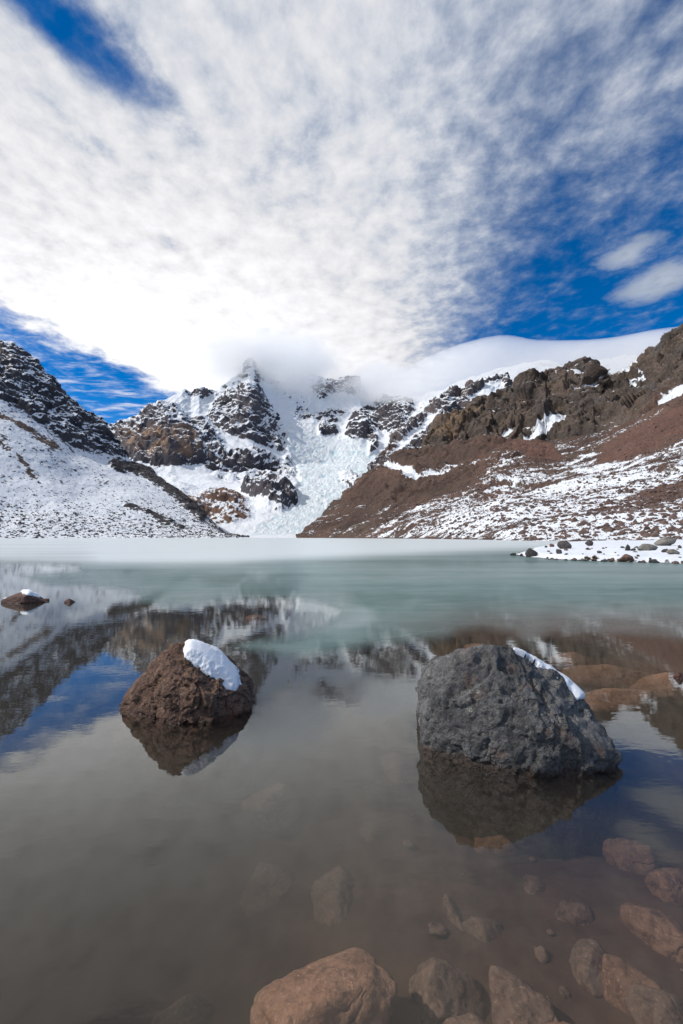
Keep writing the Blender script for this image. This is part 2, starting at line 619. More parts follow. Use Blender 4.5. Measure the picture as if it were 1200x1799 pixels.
GLACIER = [(508, 742), (530, 738), (546, 742), (566, 766), (592, 766), (608, 769), (628, 773), (652, 780), (648, 804), (664, 792),
           (672, 800), (676, 822), (640, 850), (600, 880), (560, 918), (535, 940), (440, 940), (450, 922), (485, 908), (524, 888),
           (526, 838), (512, 806), (504, 780), (502, 758)]


SNOWFIELDS = [
    [(212, 744), (240, 727), (275, 706), (300, 692), (318, 686), (336, 700), (316, 708), (290, 704), (262, 716), (236, 732)],
    [(318, 704), (345, 702), (376, 694), (370, 718), (360, 736), (342, 734)],
    [(386, 760), (421, 768), (443, 768), (470, 786), (500, 802), (497, 810), (455, 790), (421, 794), (402, 800)],
    [(300, 822), (345, 820), (385, 838), (430, 846), (424, 866), (440, 884), (420, 876), (384, 856), (350, 858), (318, 846)],
    [(452, 664), (480, 690), (520, 712), (505, 760), (486, 730), (466, 700)],
    [(570, 700), (604, 692), (640, 700), (640, 716), (610, 724), (560, 716)],
    [(664, 770), (700, 764), (716, 742), (722, 752), (700, 784), (678, 800), (662, 800)],
]


def snow_mountain():
    px = np.arange(130, 1120, 1.35)
    crest_py = itp(px, [(130, 790), (180, 754), (197, 748), (212, 743), (240, 728), (275, 708), (300, 696), (320, 687), (335, 691),
                        (350, 684), (365, 690), (380, 684), (395, 675), (408, 664), (420, 655), (430, 642), (437, 631), (445, 627),
                        (449, 634), (455, 644), (470, 650), (488, 660), (506, 656), (530, 662), (548, 656), (565, 654), (590, 665), (620, 662),
                        (632, 668), (645, 690), (680, 697), (720, 700), (760, 690), (850, 652), (960, 633), (1000, 640), (1120, 620)])
    crest_d = itp(px, [(130, 1900), (280, 2050), (440, 2500), (470, 2700), (560, 3000), (640, 2900), (700, 2600), (850, 2500), (1120, 2400)])
    mid_py = itp(px, [(130, 870), (250, 842), (330, 838), (450, 825), (560, 815), (680, 815), (850, 800), (1120, 780)])
    mid_d = itp(px, [(130, 1400), (330, 1450), (450, 1600), (570, 1900), (680, 1850), (1120, 1800)])
    base = X(px, np.full(len(px), 545.0), -1.5)
    low = X(px, itp(px, [(130, 760), (560, 820), (1120, 800)]), itp(px, [(130, 14), (560, 5), (1120, 10)]))
    mid = P(px, mid_py, mid_d)
    crest = P(px, crest_py, crest_d)
    back = X(px, crest_d + 700, crest[:, 2] * 0.4)
    g = loft(px, [base, sm1(low, 300), sm1(mid, 300), crest, back], [30, 110, 190, 24])
    g = smooth_rows(g, 2)
    PX, PY = proj(g)
    nr, nc = g.shape[:2]
    vrow = np.arange(nr)[:, None] * np.ones((1, nc))
    w1 = 13 * fbm(g, 130, 6, 0.6, seed=101)
    w2 = 12 * fbm(g, 110, 6, 0.6, seed=102)
    rock = np.zeros(PX.shape)
    bulge = np.zeros(PX.shape)
    amt = dict(buttress=95, mid=40, peak=60, tooth=25, tooth2=25, band=50, block=75, headwall=60, isle=40, isle2=40, right=80,
               nunatak=60, top=15, spur=35)
    sd_all = {}
    for k, poly in ROCKS.items():
        sd = sdpoly(PX + w1, PY + w2, poly)
        sd_all[k] = sd
        rock = np.maximum(rock, sstep(sd, -6, 8))
        bulge = np.maximum(bulge, 0.7 * amt[k] * sstep(sd, -10, 32))
    sdb = sdpoly(PX + w1, PY + w2, BROWN_LOW)
    brown = sstep(sdb, -4, 5)
    bulge = np.maximum(bulge, 55 * sstep(sdb, -6, 20))
    gl = sstep(sdpoly(PX + 0.4 * w1, PY + 0.4 * w2, GLACIER), -3, 4) * (1 - rock)
    n0 = grid_normals(smooth_cols(smooth_rows(g, 6), 6))
    if np.median(n0[..., 2]) < 0:
        n0 = -n0
    view = g - np.array([0, 0, CAM_H])
    view /= np.linalg.norm(view, axis=-1, keepdims=True)
    edge = sstep(vrow, 25, 70)
    g = g - view * (bulge * edge)[..., None]
    # relief
    rid = fbm(g, 330, 6, 0.52, seed=110, ridged=True, sc=(1.2, 0.6, 0.9))
    fine = fbm(g, 80, 5, 0.58, seed=120, ridged=True)
    st = strata(g, 36, (0.5, 0.2, 0.8), 130, 1.3) * sstep(fbm(g, 150, 3, seed=131), -0.5, 0.4)
    soft = fbm(g, 420, 5, 0.45, seed=140)
    flute = fbm(g, 70, 4, 0.55, seed=145, ridged=True, sc=(2.0, 0.5, 0.35))
    near_rock = np.clip(rock + 0.25 * (1 - gl), 0, 1)
    snowf = np.zeros(PX.shape)
    for poly in SNOWFIELDS:
        snowf = np.maximum(snowf, sstep(sdpoly(PX + 0.6 * w1, PY + 0.6 * w2, poly), -4, 5))
    mixed = sstep(sdpoly(PX + w1, PY + w2, [(330, 736), (372, 720), (400, 690), (440, 680), (470, 690), (520, 712), (545, 738), (520, 770), (512, 800), (526, 830), (526, 895), (497, 906), (430, 884), (380, 862), (335, 832)]), -5, 10)
    summit = sstep(sdpoly(PX + w1, PY + w2, [(378, 692), (398, 668), (424, 646), (436, 622), (452, 622), (456, 656), (474, 700), (440, 690)]), -4, 6)
    rock = np.maximum(rock * (1 - 0.85 * snowf), np.maximum(0.72 * mixed * (1 - 0.5 * snowf), 0.30 * summit))
    near_rock = near_rock * (1 - 0.7 * snowf)
    headz = sstep(PY, 760, 700)
    disp = edge * (soft * 16 * (1 - gl) + (1 - gl) * (1 - 0.6 * snowf) * (rid * (18 + 20 * rock) + fine * (6 + 11 * near_rock) + (14 * facets(g, 95, 132, (1, 0.8, 1.2)) + 6 * facets(g, 34, 133)) * near_rock - 12)
                   + rock * st * 12 + (1 - rock) * (1 - gl) * headz * flute * 8)
    # icefall: terraces and crevasses
    steps = strata(g, 60, (0.15, 0.9, 0.35), 150, 0.9)
    crev = fbm(along(g, (-0.25, -0.9, -0.4), 0.45), 30, 5, 0.6, seed=160, ridged=True)
    chop = fbm(g, 14, 4, 0.65, seed=165)
    disp += gl * edge * (6 * steps + 4.5 * crev + 2.6 * chop + 14 * fbm(g, 260, 3, seed=161))
    disp += brown * edge * fine * 10
    disp += sstep(vrow, 3, 30) * (1 - sstep(vrow, 40, 80)) * fbm(g, 18, 4, 0.6, seed=170) * 3.0
    dirv = n0 + np.array([0, -0.25, 0.35])
    dirv /= np.linalg.norm(dirv, axis=-1, keepdims=True)
    g = g + dirv * disp[..., None]
    n = grid_normals(g)
    up = n[..., 2]
    if np.median(up) < 0:
        up = -up
    patch = fbm(g, 110, 5, 0.6, seed=180)
    speck = fbm(g, 17, 4, 0.65, seed=181)
    snow_open = 0.86 + 0.3 * snowf + 0.38 * patch + 1.2 * (up - 0.70) + 0.34 * speck
    ledge = 0.6 * strata(g, 24.0, (0.55, 0.15, 0.8), 182, 1.6) + 0.6 * strata(g, 10.0, (0.6, 0.1, 0.75), 183, 2.2) - 0.54
    snow_rock = 0.43 + 1.2 * (up - 0.58) + 0.34 * speck + 0.36 * patch + 0.42 * ledge
    snow_rock += 0.10 * sstep(PY, 712, 680) * sstep(PX, 360, 400) * sstep(PX, 480, 455)
    b_core = sstep(sd_all['buttress'], 2, 12) * sstep(PY, 742, 768)
    blk = np.maximum(sstep(sd_all['block'], 0, 8), 0.6 * sstep(sd_all['nunatak'], 0, 5))
    snow_rock -= 0.22 * b_core + 0.22 * blk
    s = snow_open * (1 - rock) + snow_rock * rock
    s -= brown * (0.50 + 0.7 * speck + 0.4 * ledge)
    debris = sstep(PY, 926, 936) * (1 - gl)
    s -= debris * (0.25 + 0.7 * speck)
    s = s * (1 - gl) + gl * (1.15 - 0.0 * speck)
    c = lerp3((0.042, 0.041, 0.051), (0.098, 0.086, 0.094), sstep(fbm(g, 120, 5, 0.6, seed=190), -0.5, 0.5))  # blue-grey lift in the far rock colour stands in for distance haze
    tan = np.maximum(0.9 * b_core * sstep(fbm(g, 60, 4, 0.6, seed=191, sc=(1.6, 1, 0.5)), -0.25, 0.3),
                     0.25 * sstep(sd_all['headwall'], 0, 6))
    c = mixc3(c, (0.26, 0.165, 0.105), tan)
    c = mixc3(c, (0.135, 0.078, 0.055), brown)
    c = mixc3(c, (0.085, 0.058, 0.062), 0.6 * sstep(sd_all['headwall'], 0, 6))
    glf = (gl[:-1, :-1] + gl[1:, 1:] + gl[1:, :-1] + gl[:-1, 1:]) > 2.0
    V_ = g.reshape(-1, 3)
    f_m = grid_faces(nr, nc, ~glf)
    f_g = grid_faces(nr, nc, glf)
    v1, f1, s1, c1 = compact(V_, f_m, s.ravel(), c.reshape(-1, 3))
    o = mesh_obj('snow_mountain', v1, f1, terrain_mat('snow_mountain_ground', 5.0, 3.0, speck=0.30))
    fattr(o, 'snow', s1)
    cattr(o, 'rock', c1)
    structure(o, 'far snow mountain with dark rock buttresses around the glacier')
    # glacier
    m, n_, om = new_mat('glacier_ice')
    pos = n_.node('ShaderNodeNewGeometry').outputs['Position']
    a = n_.node('ShaderNodeAttribute', attribute_name='blue').outputs['Fac']
    nz = n_.noise(n_.mapping(pos, scale=(1, 0.5, 1)), 0.05, 6, 0.65)
    col = n_.mix(n_.m('ADD', a, n_.mul(n_.sub(nz, 0.5), 0.9), clamp=True), (0.76, 0.785, 0.81), (0.44, 0.60, 0.66))
    bmp = n_.node('ShaderNodeBump', {'Strength': 1.0, 'Distance': 6.0, 'Height': n_.noise(n_.mapping(pos, rot=(0, 0, 0.2), scale=(1, 0.4, 1)), 0.11, 6, 0.65)})
    bs = n_.node('ShaderNodeBsdfPrincipled', {'Base Color': col, 'Roughness': 0.6, 'Normal': bmp.outputs[0]})
    m.node_tree.links.new(bs.outputs[0], om.inputs[0])
    blue = np.clip(0.42 - 0.55 * crev + 0.2 * steps + 0.3 * patch, 0, 1) * sstep(PY, 745, 800)
    v2, f2, b2 = compact(V_, f_g, blue.ravel())
    o2 = mesh_obj('glacier', v2, f2, m)
    fattr(o2, 'blue', b2)
    structure(o2, 'pale blue crevassed glacier pouring down between the rock buttresses')
    return o


# ---------------------------------------------------------------- snowy ridge in front of the right half of the massif
def snowy_ridge():
    px = np.arange(655, 1010, 1.35)
    crest_py = itp(px, [(655, 828), (664, 816), (675, 800), (690, 775), (708, 752), (730, 733), (749, 720), (765, 700), (787, 683),
                        (798, 684), (808, 692), (825, 678), (850, 668), (875, 660), (890, 655), (900, 675), (930, 690), (1010, 690)])
    crest_d = itp(px, [(655, 1150), (700, 1350), (800, 1600), (1010, 1700)])
    base_py = np.maximum(crest_py + 25, itp(px, [(655, 850), (700, 835), (1010, 830)]))
    base_d = itp(px, [(655, 1040), (700, 1080), (1010, 1200)])
    base = P(px, base_py, base_d)
    crest = P(px, crest_py, crest_d)
    back = X(px, crest_d + 500, crest[:, 2] * 0.3)
    g = loft(px, [base, crest, back], [150, 24])
    PX, PY = proj(g)
    n0 = grid_normals(smooth_cols(smooth_rows(g, 6), 6))
    if np.median(n0[..., 2]) < 0:
        n0 = -n0
    rid = fbm(g, 190, 6, 0.55, seed=210, ridged=True, sc=(1.2, 0.7, 0.8))
    fine = fbm(g, 50, 5, 0.6, seed=220, ridged=True)
    st = strata(g, 28, (0.5, 0.2, 0.85), 230, 0.5)
    snowf = sstep(dline(PX, PY, [(700, 792), (722, 765), (752, 742), (770, 728)]) + 8 * fbm(g, 50, 3, seed=231), 12, 3)
    snowf = np.maximum(snowf, sstep(sdpoly(PX, PY, [(815, 700), (850, 672), (885, 660), (888, 690), (840, 712)])
                                    + 12 * fbm(g, 45, 4, seed=233), -2, 6))
    disp = rid * 18 * (1 - 0.6 * snowf) + (1 - 0.8 * snowf) * (fine * 8 + st * 7 + 10 * facets(g, 60, 232) + 4 * facets(g, 22, 234)) - 8
    g = g + (n0 + np.array([0, -0.2, 0.3])) * disp[..., None]
    n = grid_normals(g)
    up = np.abs(n[..., 2])
    patch = fbm(g, 70, 5, 0.6, seed=240)
    speck = fbm(g, 18, 4, 0.65, seed=241)
    s = 0.43 + 1.3 * (up - 0.60) + 0.28 * speck + 0.25 * patch + 0.6 * snowf + 0.38 * (strata(g, 17, (0.5, 0.15, 0.85), 242, 1.5) - 0.45)
    c = lerp3((0.055, 0.052, 0.06), (0.13, 0.098, 0.09), sstep(fbm(g, 80, 4, seed=250), -0.4, 0.5))
    o = mesh_obj('snowy_ridge', g, grid_faces(*g.shape[:2]), terrain_mat('snowy_ridge_ground', 6.0, 2.0, speck=0.22))
    fattr(o, 'snow', s)
    cattr(o, 'rock', c)
    structure(o, 'grey snow dusted rock ridge rising right of the glacier')


MOR_CREST = [(522, 945), (530, 940), (545, 926), (560, 912), (600, 874), (640, 846), (665, 828), (690, 808), (705, 797), (740, 793),
             (790, 786), (850, 772), (900, 778), (960, 780), (1050, 765), (1100, 745), (1200, 698), (1350, 640), (1520, 590)]
MOR_DEPTH = [(522, 560), (600, 660), (700, 740), (850, 700), (1000, 600), (1200, 480), (1520, 400)]


# ---------------------------------------------------------------- brown rock ridge on the right
def rock_ridge():
    px = np.arange(728, 1520, 1.4)
    crest_py = itp(px, [(728, 806), (740, 796), (752, 780), (768, 762), (790, 735), (803, 724), (815, 718), (835, 712), (850, 706),
                        (880, 691), (905, 690), (935, 671), (965, 661), (985, 647), (1010, 640), (1030, 646), (1042, 668),
                        (1060, 666), (1100, 650), (1130, 630), (1165, 605), (1200, 583), (1350, 500), (1520, 450)])
    crest_py = crest_py + 4 + 7 * sstep(px, 1060, 1150)
    crest_d = itp(px, [(728, 800), (850, 960), (1000, 980), (1200, 860), (1520, 760)])
    m_py = itp(px, MOR_CREST) + 22
    m_d = itp(px, MOR_DEPTH, 1) + 5
    base = P(px, np.maximum(m_py, crest_py + 16), m_d)
    step = P(px, m_py - 26, m_d + 40)
    k = sstep(px, 740, 790)[:, None]
    step = step * k + (1 - k) * (base * 0.5 + P(px, crest_py, crest_d) * 0.5)
    crest = P(px, crest_py, crest_d)
    back = X(px, crest_d + 350, crest[:, 2] * 0.3)
    g = loft(px, [base, step, crest, back], [26, 150, 22])
    g = smooth_rows(g, 2)
    PX, PY = proj(g)
    wob = 8 * fbm(g, 40, 4, 0.55, seed=301)
    n0 = grid_normals(smooth_cols(smooth_rows(g, 6), 6))
    if np.median(n0[..., 2]) < 0:
        n0 = -n0
    gul = fbm(g, 85, 4, 0.48, seed=310, ridged=True, sc=(1.5, 0.9, 0.45))
    rid = fbm(g, 150, 5, 0.5, seed=315, ridged=True, sc=(1.1, 0.8, 0.8))
    fine = fbm(g, 26, 5, 0.6, seed=320, ridged=True)
    st = strata(g, 20, (0.35, 0.2, 0.9), 330, 1.1) * sstep(fbm(g, 80, 3, seed=331), -0.5, 0.4)
    snowf = np.zeros(PX.shape)
    for pts, r in (([(925, 772), (960, 764), (985, 752), (992, 748)], 9), ([(1060, 672), (1095, 660), (1140, 628), (1160, 616)], 9),
                   ([(1110, 672), (1130, 660)], 8), ([(1012, 697), (1040, 686)], 5), ([(1162, 716), (1200, 692), (1260, 655)], 6),
                   ([(980, 665), (1018, 672)], 4), ([(1172, 604), (1200, 592)], 5), ([(885, 770), (905, 765)], 5), ([(865, 740), (884, 746)], 4),
                   ([(1085, 680), (1045, 690)], 3)):
        snowf = np.maximum(snowf, sstep(dline(PX, PY, pts) + wob * 0.7, r, r * 0.3))
    disp = (rid * 22 + gul * 21) + (1 - 0.85 * snowf) * (fine * 3.0 + st * 3.0) - 12 + (1 - snowf) * 6 * strata(g, 62, (0.12, 0.25, 0.95), 360, 0.9)
    disp += (1 - 0.8 * snowf) * (17 * facets(g, 56, 361, (1.2, 0.8, 0.6)) + 6 * facets(g, 20, 362) + 1.6 * facets(g, 6, 363) + 4 * fbm(along(g, (0.1, 0.2, 1), 0.3), 16, 4, 0.6, seed=364, ridged=True))
    disp = disp * sstep(np.arange(g.shape[0])[:, None] * np.ones((1, g.shape[1])), 4, 40)
    dirv = n0 * np.array([1, 1, 0.7]) + np.array([0, -0.2, 0.2])
    g = g + dirv * disp[..., None]
    n = grid_normals(g)
    up = np.abs(n[..., 2])
    patch = fbm(g, 50, 5, 0.6, seed=340)
    speck = fbm(g, 10, 4, 0.65, seed=341)
    s = 0.13 + 0.9 * (up - 0.62) + 0.30 * speck + 0.16 * patch + 0.85 * snowf + 0.2 * (strata(g, 14, (0.3, 0.15, 0.9), 342, 1.5) - 0.45)
    c = lerp3((0.044, 0.037, 0.034), (0.115, 0.083, 0.064), sstep(fbm(g, 60, 5, 0.6, seed=350), -0.5, 0.5))
    olive = sstep(up, 0.55, 0.85) * sstep(fbm(g, 90, 3, seed=351), -0.3, 0.4)
    c = mixc3(c, (0.13, 0.085, 0.042), 0.7 * olive)
    grey = sstep(fbm(g, 45, 4, seed=352), 0.05, 0.5)
    c = mixc3(c, (0.10, 0.092, 0.088), 0.6 * grey)
    tan = sstep(sdpoly(PX, PY, [(745, 788), (770, 762), (800, 735), (835, 715), (850, 735), (822, 745), (800, 775), (770, 785)]) + wob, -2, 8)
    c = mixc3(c, (0.20, 0.135, 0.085), 0.7 * tan)
    red = sstep(sdpoly(PX + wob, PY + wob, [(1120, 735), (1200, 690), (1520, 560), (1520, 900), (1100, 800)]), -5, 10)
    c = mixc3(c, (0.15, 0.085, 0.062), red)
    o = mesh_obj('rock_ridge', g, grid_faces(*g.shape[:2]), terrain_mat('rock_ridge_ground', 1.8, 2.2, rock_var=0.75, speck=0.25))
    fattr(o, 'snow', s)
    cattr(o, 'rock', c)
    structure(o, 'brown craggy rock ridge above the moraine on the right')


# ---------------------------------------------------------------- red-brown moraine slope on the right
def moraine():
    px = np.concatenate([np.arange(522, 1240, 1.3), np.arange(1240, 1520, 3.0)])
    crest_py = itp(px, MOR_CREST)
    crest_d = itp(px, MOR_DEPTH)
    base_d = itp(px, [(522, 540), (560, 500), (600, 450), (700, 350), (800, 245), (900, 165), (1000, 135), (1200, 112), (1520, 95)])
    base = X(px, base_d, -0.8)
    mid_py = np.maximum(itp(px, [(522, 946), (560, 932), (600, 915), (700, 893), (850, 878), (1000, 866), (1200, 842), (1520, 790)]), crest_py + 2)
    mid_d = itp(px, [(522, 545), (560, 530), (600, 530), (700, 480), (850, 390), (1000, 320), (1200, 260), (1520, 220)])
    mid = P(px, mid_py, mid_d)
    crest = P(px, crest_py, crest_d)
    back = X(px, crest_d + 60, crest[:, 2] - np.clip(crest[:, 2] * 0.6, 0, 30))
    back2 = X(px, crest_d + 160, np.maximum(crest[:, 2] * 0.3, -3))
    g = loft(px, [sm1(base, 200), sm1(mid, 100), crest, back, back2], [115, 130, 14, 8])
    g = smooth_rows(g, 3)
    PX, PY = proj(g)
    nr, nc = g.shape[:2]
    vrow = np.arange(nr)[:, None] * np.ones((1, nc))
    n0 = grid_normals(smooth_cols(smooth_rows(g, 8), 8))
    if np.median(n0[..., 2]) < 0:
        n0 = -n0
    edge = sstep(vrow, 0, 30)
    wob = 9 * fbm(g, 40, 5, 0.55, seed=401)
    # diagonal gullies across the steep moraine wall
    diag = g[..., 0] * 0.75 + g[..., 1] * 0.35 + g[..., 2] * 0.9
    gp = np.stack([diag, g[..., 1] * 0.25, g[..., 2] * 0.25], -1)
    gul = fbm(gp, 30, 5, 0.55, seed=410, ridged=True)
    steep = sstep(PY, 905, 860) * sstep(PX, 1010, 880) * 0.75 + 0.45
    lump = fbm(g, 60, 5, 0.5, seed=420)
    fine = fbm(g, 9, 5, 0.62, seed=430)
    tiny = fbm(g, 3.0, 3, 0.6, seed=431)
    # upper terrace with the snow-filled trough
    trough = sstep(dline(PX, PY, [(668, 815), (690, 822), (716, 832), (738, 838), (775, 826), (800, 818)]) + 0.5 * wob, 11, 3)
    trough2 = sstep(dline(PX, PY, [(812, 830), (835, 815), (848, 806)]) + 0.3 * wob, 5, 1)
    scarp = sstep(dline(PX, PY, [(690, 862), (715, 850), (730, 842), (722, 862), (700, 880)]) + 0.4 * wob, 12, 3)
    dist = np.linalg.norm(g, axis=-1)
    ds = np.clip(dist / 450, 0.22, 1.2)
    rill = fbm(along(g, (0.8, 0.2, 0.55), 0.16), 11, 5, 0.6, seed=432, ridged=True)
    disp = edge * (rill * 2.6 * steep * ds + lump * 6.5 * ds + gul * 6.5 * steep * ds + fine * 1.5 * ds + tiny * 0.55 * ds - 5 * trough - 2 * trough2 - 5 * scarp)
    g = g + (n0 * np.array([1, 1, 0.8]) + np.array([0, 0, 0.25])) * disp[..., None]
    n = grid_normals(g)
    up = np.abs(n[..., 2])
    streak_p = np.stack([g[..., 0] * 0.9 - g[..., 1] * 0.35, g[..., 1] * 0.5, g[..., 2] * 1.6], -1)
    patch = fbm(along(g, (0.94, -0.3, 0.22), 0.4), 38, 5, 0.6, seed=440)
    patch2 = fbm(along(g, (0.94, -0.3, 0.22), 0.3), 10, 5, 0.65, seed=441)
    speck = fbm(g, 4.5, 5, 0.7, seed=442, sc=(0.8, 0.8, 1.5))
    lower = sstep(PY, 845, 915)
    rightw = sstep(PX, 760, 960)
    bias = 0.08 + 0.22 * lower * sstep(PX, 560, 840) + 0.10 * rightw * sstep(PY, 770, 830) + 0.10 * lower * rightw
    # bare walls
    bare = np.maximum.reduce([
        sstep(sdpoly(PX + wob, PY + wob, [(690, 806), (720, 797), (850, 772), (960, 782), (990, 800), (985, 815), (930, 812), (870, 800), (800, 822), (740, 834), (700, 818)]), -3, 6),
        0.9 * sstep(sdpoly(PX + wob, PY + wob, [(545, 932), (640, 850), (700, 835), (735, 850), (800, 828), (846, 812), (870, 830), (800, 872), (700, 910), (600, 935)]), -3, 12),
        0.9 * sstep(sdpoly(PX + wob, PY + wob, [(1090, 765), (1200, 705), (1400, 630), (1400, 730), (1200, 775), (1110, 812), (1060, 822), (1040, 800)]), -3, 10),
        0.8 * sstep(sdpoly(PX + wob, PY + wob, [(1030, 905), (1080, 915), (1130, 900), (1180, 880), (1200, 870), (1200, 855), (1130, 868), (1080, 880)]), -3, 6),
        0.7 * sstep(sdpoly(PX + wob, PY + wob, [(1130, 880), (1240, 840), (1400, 800), (1400, 830), (1200, 880)]), -3, 6)])
    snowb = np.maximum.reduce([
        sstep(dline(PX, PY, [(860, 838), (900, 818), (945, 800), (985, 806)]) + wob, 12, 2),
        sstep(dline(PX, PY, [(1010, 850), (1050, 832), (1120, 815), (1200, 792), (1300, 765)]) + wob, 14, 2),
        sstep(dline(PX, PY, [(1000, 815), (1030, 800), (1060, 793)]) + wob, 8, 2),
        sstep(dline(PX, PY, [(960, 870), (1060, 855), (1150, 838)]) + wob, 14, 2)])
    s = 0.20 + bias + 0.55 * (up - 0.85) + 0.50 * patch + 0.62 * patch2 + 0.62 * speck - 0.5 * bare * (1 - 0.6 * lower)
    s += 0.8 * trough + 0.5 * trough2 + 0.22 * snowb
    crestline = sstep(np.abs(PY - itp(px, MOR_CREST)[None, :]), 4.5, 1.0) * sstep(PX, 700, 760) * sstep(PX, 1000, 930)
    s += 0.45 * crestline
    shore = sstep(g[..., 2], 1.2, 0.2)
    s -= 0.25 * shore
    c = lerp3((0.062, 0.040, 0.032), (0.140, 0.082, 0.061), sstep(fbm(g, 45, 5, 0.6, seed=450), -0.5, 0.5))
    c = mixc3(c, (0.10, 0.075, 0.055), 0.5 * sstep(fbm(g, 80, 3, seed=451), 0, 0.5))
    c = mixc3(c, (0.17, 0.082, 0.060), 0.5 * bare * rightw)
    c = mixc3(c, (0.075, 0.047, 0.036), 0.6 * bare * (1 - rightw))
    c = c * (1.0 + 0.35 * rill * steep)[..., None]
    c = np.clip(c * np.array([0.74, 0.76, 0.78]), 0.015, 0.4)
    o = mesh_obj('moraine_slope', g, grid_faces(nr, nc), terrain_mat('moraine_ground', 0.8, 0.7, rock_var=0.65, speck=0.5))
    fattr(o, 'snow', s)
    cattr(o, 'rock', c)
    structure(o, 'red brown moraine slope with patches of snow on the right lake shore')
    SCATTER.append((g, PX, PY, bare, 'right'))


left_mountain()
snow_mountain()
snowy_ridge()
rock_ridge()
moraine()


# ================================================================== LAKE
def bed_z(x, y):
    z = -0.40 - 0.34 * sstep(x, 0.35, -1.0) * sstep(y, 0.0, 2.0) - 0.11 * np.clip(y - 2.2, 0, 30)
    z = z - 0.25 * sstep(-x, 1.5, 5.0)
    mound = np.exp(-(((x - 3.6) / 2.1) ** 2 + ((y - 5.9) / 1.6) ** 2))
    z = z + mound * (-0.20 - z) * 0.95
    mound2 = np.exp(-(((x - 1.7) / 0.9) ** 2 + ((y - 1.7) / 0.8) ** 2))
    z = z + mound2 * 0.06
    return np.maximum(z, -5.0)


def lake():
    # bed: one sheet out to the horizon
    ang = np.concatenate([np.linspace(-math.pi, -1.3, 40, endpoint=False), np.linspace(-1.3, 1.3, 420, endpoint=False),
                          np.linspace(1.3, math.pi, 41)])
    rad = np.concatenate([[0.02], np.geomspace(0.5, 14, 330), np.geomspace(15, 9000, 40)])
    A, R = np.meshgrid(ang, rad)
    x, y = R * np.sin(A), R * np.cos(A)
    p = np.stack([x, y, np.zeros_like(x)], -1)
    z = bed_z(x, y) + (fbm(p, 0.9, 4, 0.5, seed=501) * 0.06 + fbm(p, 0.16, 4, 0.6, seed=502) * 0.018) * sstep(R, 40, 10)
    m, n, o = new_mat('lake_silt')
    pos = n.node('ShaderNodeNewGeometry').outputs['Position']
    a = n.noise(pos, 2.2, 6, 0.6)
    b = n.noise(pos, 14, 5, 0.6)
    col = n.mix(n.ss(n.add(n.mul(a, 0.7), n.mul(b, 0.3)), 0.35, 0.65), (0.115, 0.062, 0.037), (0.20, 0.112, 0.068))
    bmp = n.node('ShaderNodeBump', {'Strength': 0.6, 'Distance': 0.02, 'Height': n.add(a, n.mul(b, 0.4))})
    bs = n.node('ShaderNodeBsdfPrincipled', {'Base Color': col, 'Roughness': 0.95, 'Normal': bmp.outputs[0]})
    m.node_tree.links.new(bs.outputs[0], o.inputs[0])
    ob = mesh_obj('lake_bed', np.stack([x, y, z], -1), grid_faces(*x.shape)[:, ::-1], m)
    structure(ob, 'brown silty lake bed under the shallow water')
    # water: a closed body with a mirror surface and silt in suspension
    m, n, o = new_mat('lake_water')
    geo = n.node('ShaderNodeNewGeometry')
    pos = geo.outputs['Position']
    rip = n.noise(n.mapping(pos, rot=(0, 0, -0.45), scale=(1.0, 2.2, 1)), 3.2, 4, 0.55)
    rip2 = n.noise(n.mapping(pos, rot=(0, 0, 0.5), scale=(1.0, 2.0, 1)), 17.0, 3, 0.5)
    calm = n.ss(n.noise(pos, 0.55, 2), 0.42, 0.66)
    hgt = n.add(n.mul(rip, 0.9), n.mul(n.mul(rip2, 0.10), n.add(calm, 0.12)))
    bmp = n.node('ShaderNodeBump', {'Strength': 0.5, 'Distance': 0.0016, 'Height': hgt})
    lw = n.node('ShaderNodeLayerWeight', {'Blend': 0.5, 'Normal': bmp.outputs[0]})
    fr = n.add(0.022, n.mul(n.m('POWER', lw.outputs['Facing'], 3.7), 0.978))
    gl = n.node('ShaderNodeBsdfGlossy', {'Color': (0.97, 1.0, 0.975), 'Roughness': 0.0, 'Normal': bmp.outputs[0]})
    tr = n.node('ShaderNodeBsdfTransparent')
    mx = n.node('ShaderNodeMixShader', {0: fr, 1: tr.outputs[0], 2: gl.outputs[0]})
    vol = n.node('ShaderNodeVolumePrincipled', {'Color': (0.140, 0.124, 0.098), 'Density': 1.35, 'Anisotropy': 0.0,
                                                'Absorption Color': (0.0, 0.0, 0.0)})
    m.node_tree.links.new(mx.outputs[0], o.inputs['Surface'])
    m.node_tree.links.new(vol.outputs[0], o.inputs['Volume'])
    x0, x1, y0, y1 = -2500, 2500, -300, 3000
    v = [(x0, y0, -6), (x1, y0, -6), (x1, y1, -6), (x0, y1, -6), (x0, y0, 0), (x1, y0, 0), (x1, y1, 0), (x0, y1, 0)]
    f = [(3, 2, 1, 0), (4, 5, 6, 7), (0, 1, 5, 4), (1, 2, 6, 5), (2, 3, 7, 6), (3, 0, 4, 7)]
    ow = mesh_obj('lake_water', v, f, m, smooth=False)
    structure(ow, 'still murky lake water mirroring the mountains')


OPEN_WATER = [(-700, 1004), (0, 997), (70, 996.5), (134, 998), (80, 1002), (25, 1008), (50, 1022), (85, 1031), (150, 1034), (215, 1040),
              (240, 1047), (238, 1056), (222, 1064), (262, 1064), (290, 1075), (330, 1072), (400, 1061), (450, 1056), (520, 1056), (572, 1066),
              (591, 1077), (570, 1091), (520, 1104), (470, 1114), (425, 1124), (400, 1138), (425, 1152), (475, 1161), (545, 1162), (605, 1152),
              (650, 1144), (720, 1136), (790, 1131), (812, 1118), (850, 1112), (898, 1119), (912, 1136), (950, 1148), (960, 1131),
              (975, 1122), (1100, 1125), (1170, 1131), (1230, 1142), (1400, 1152), (1800, 1165), (1800, 2100), (-700, 2100)]


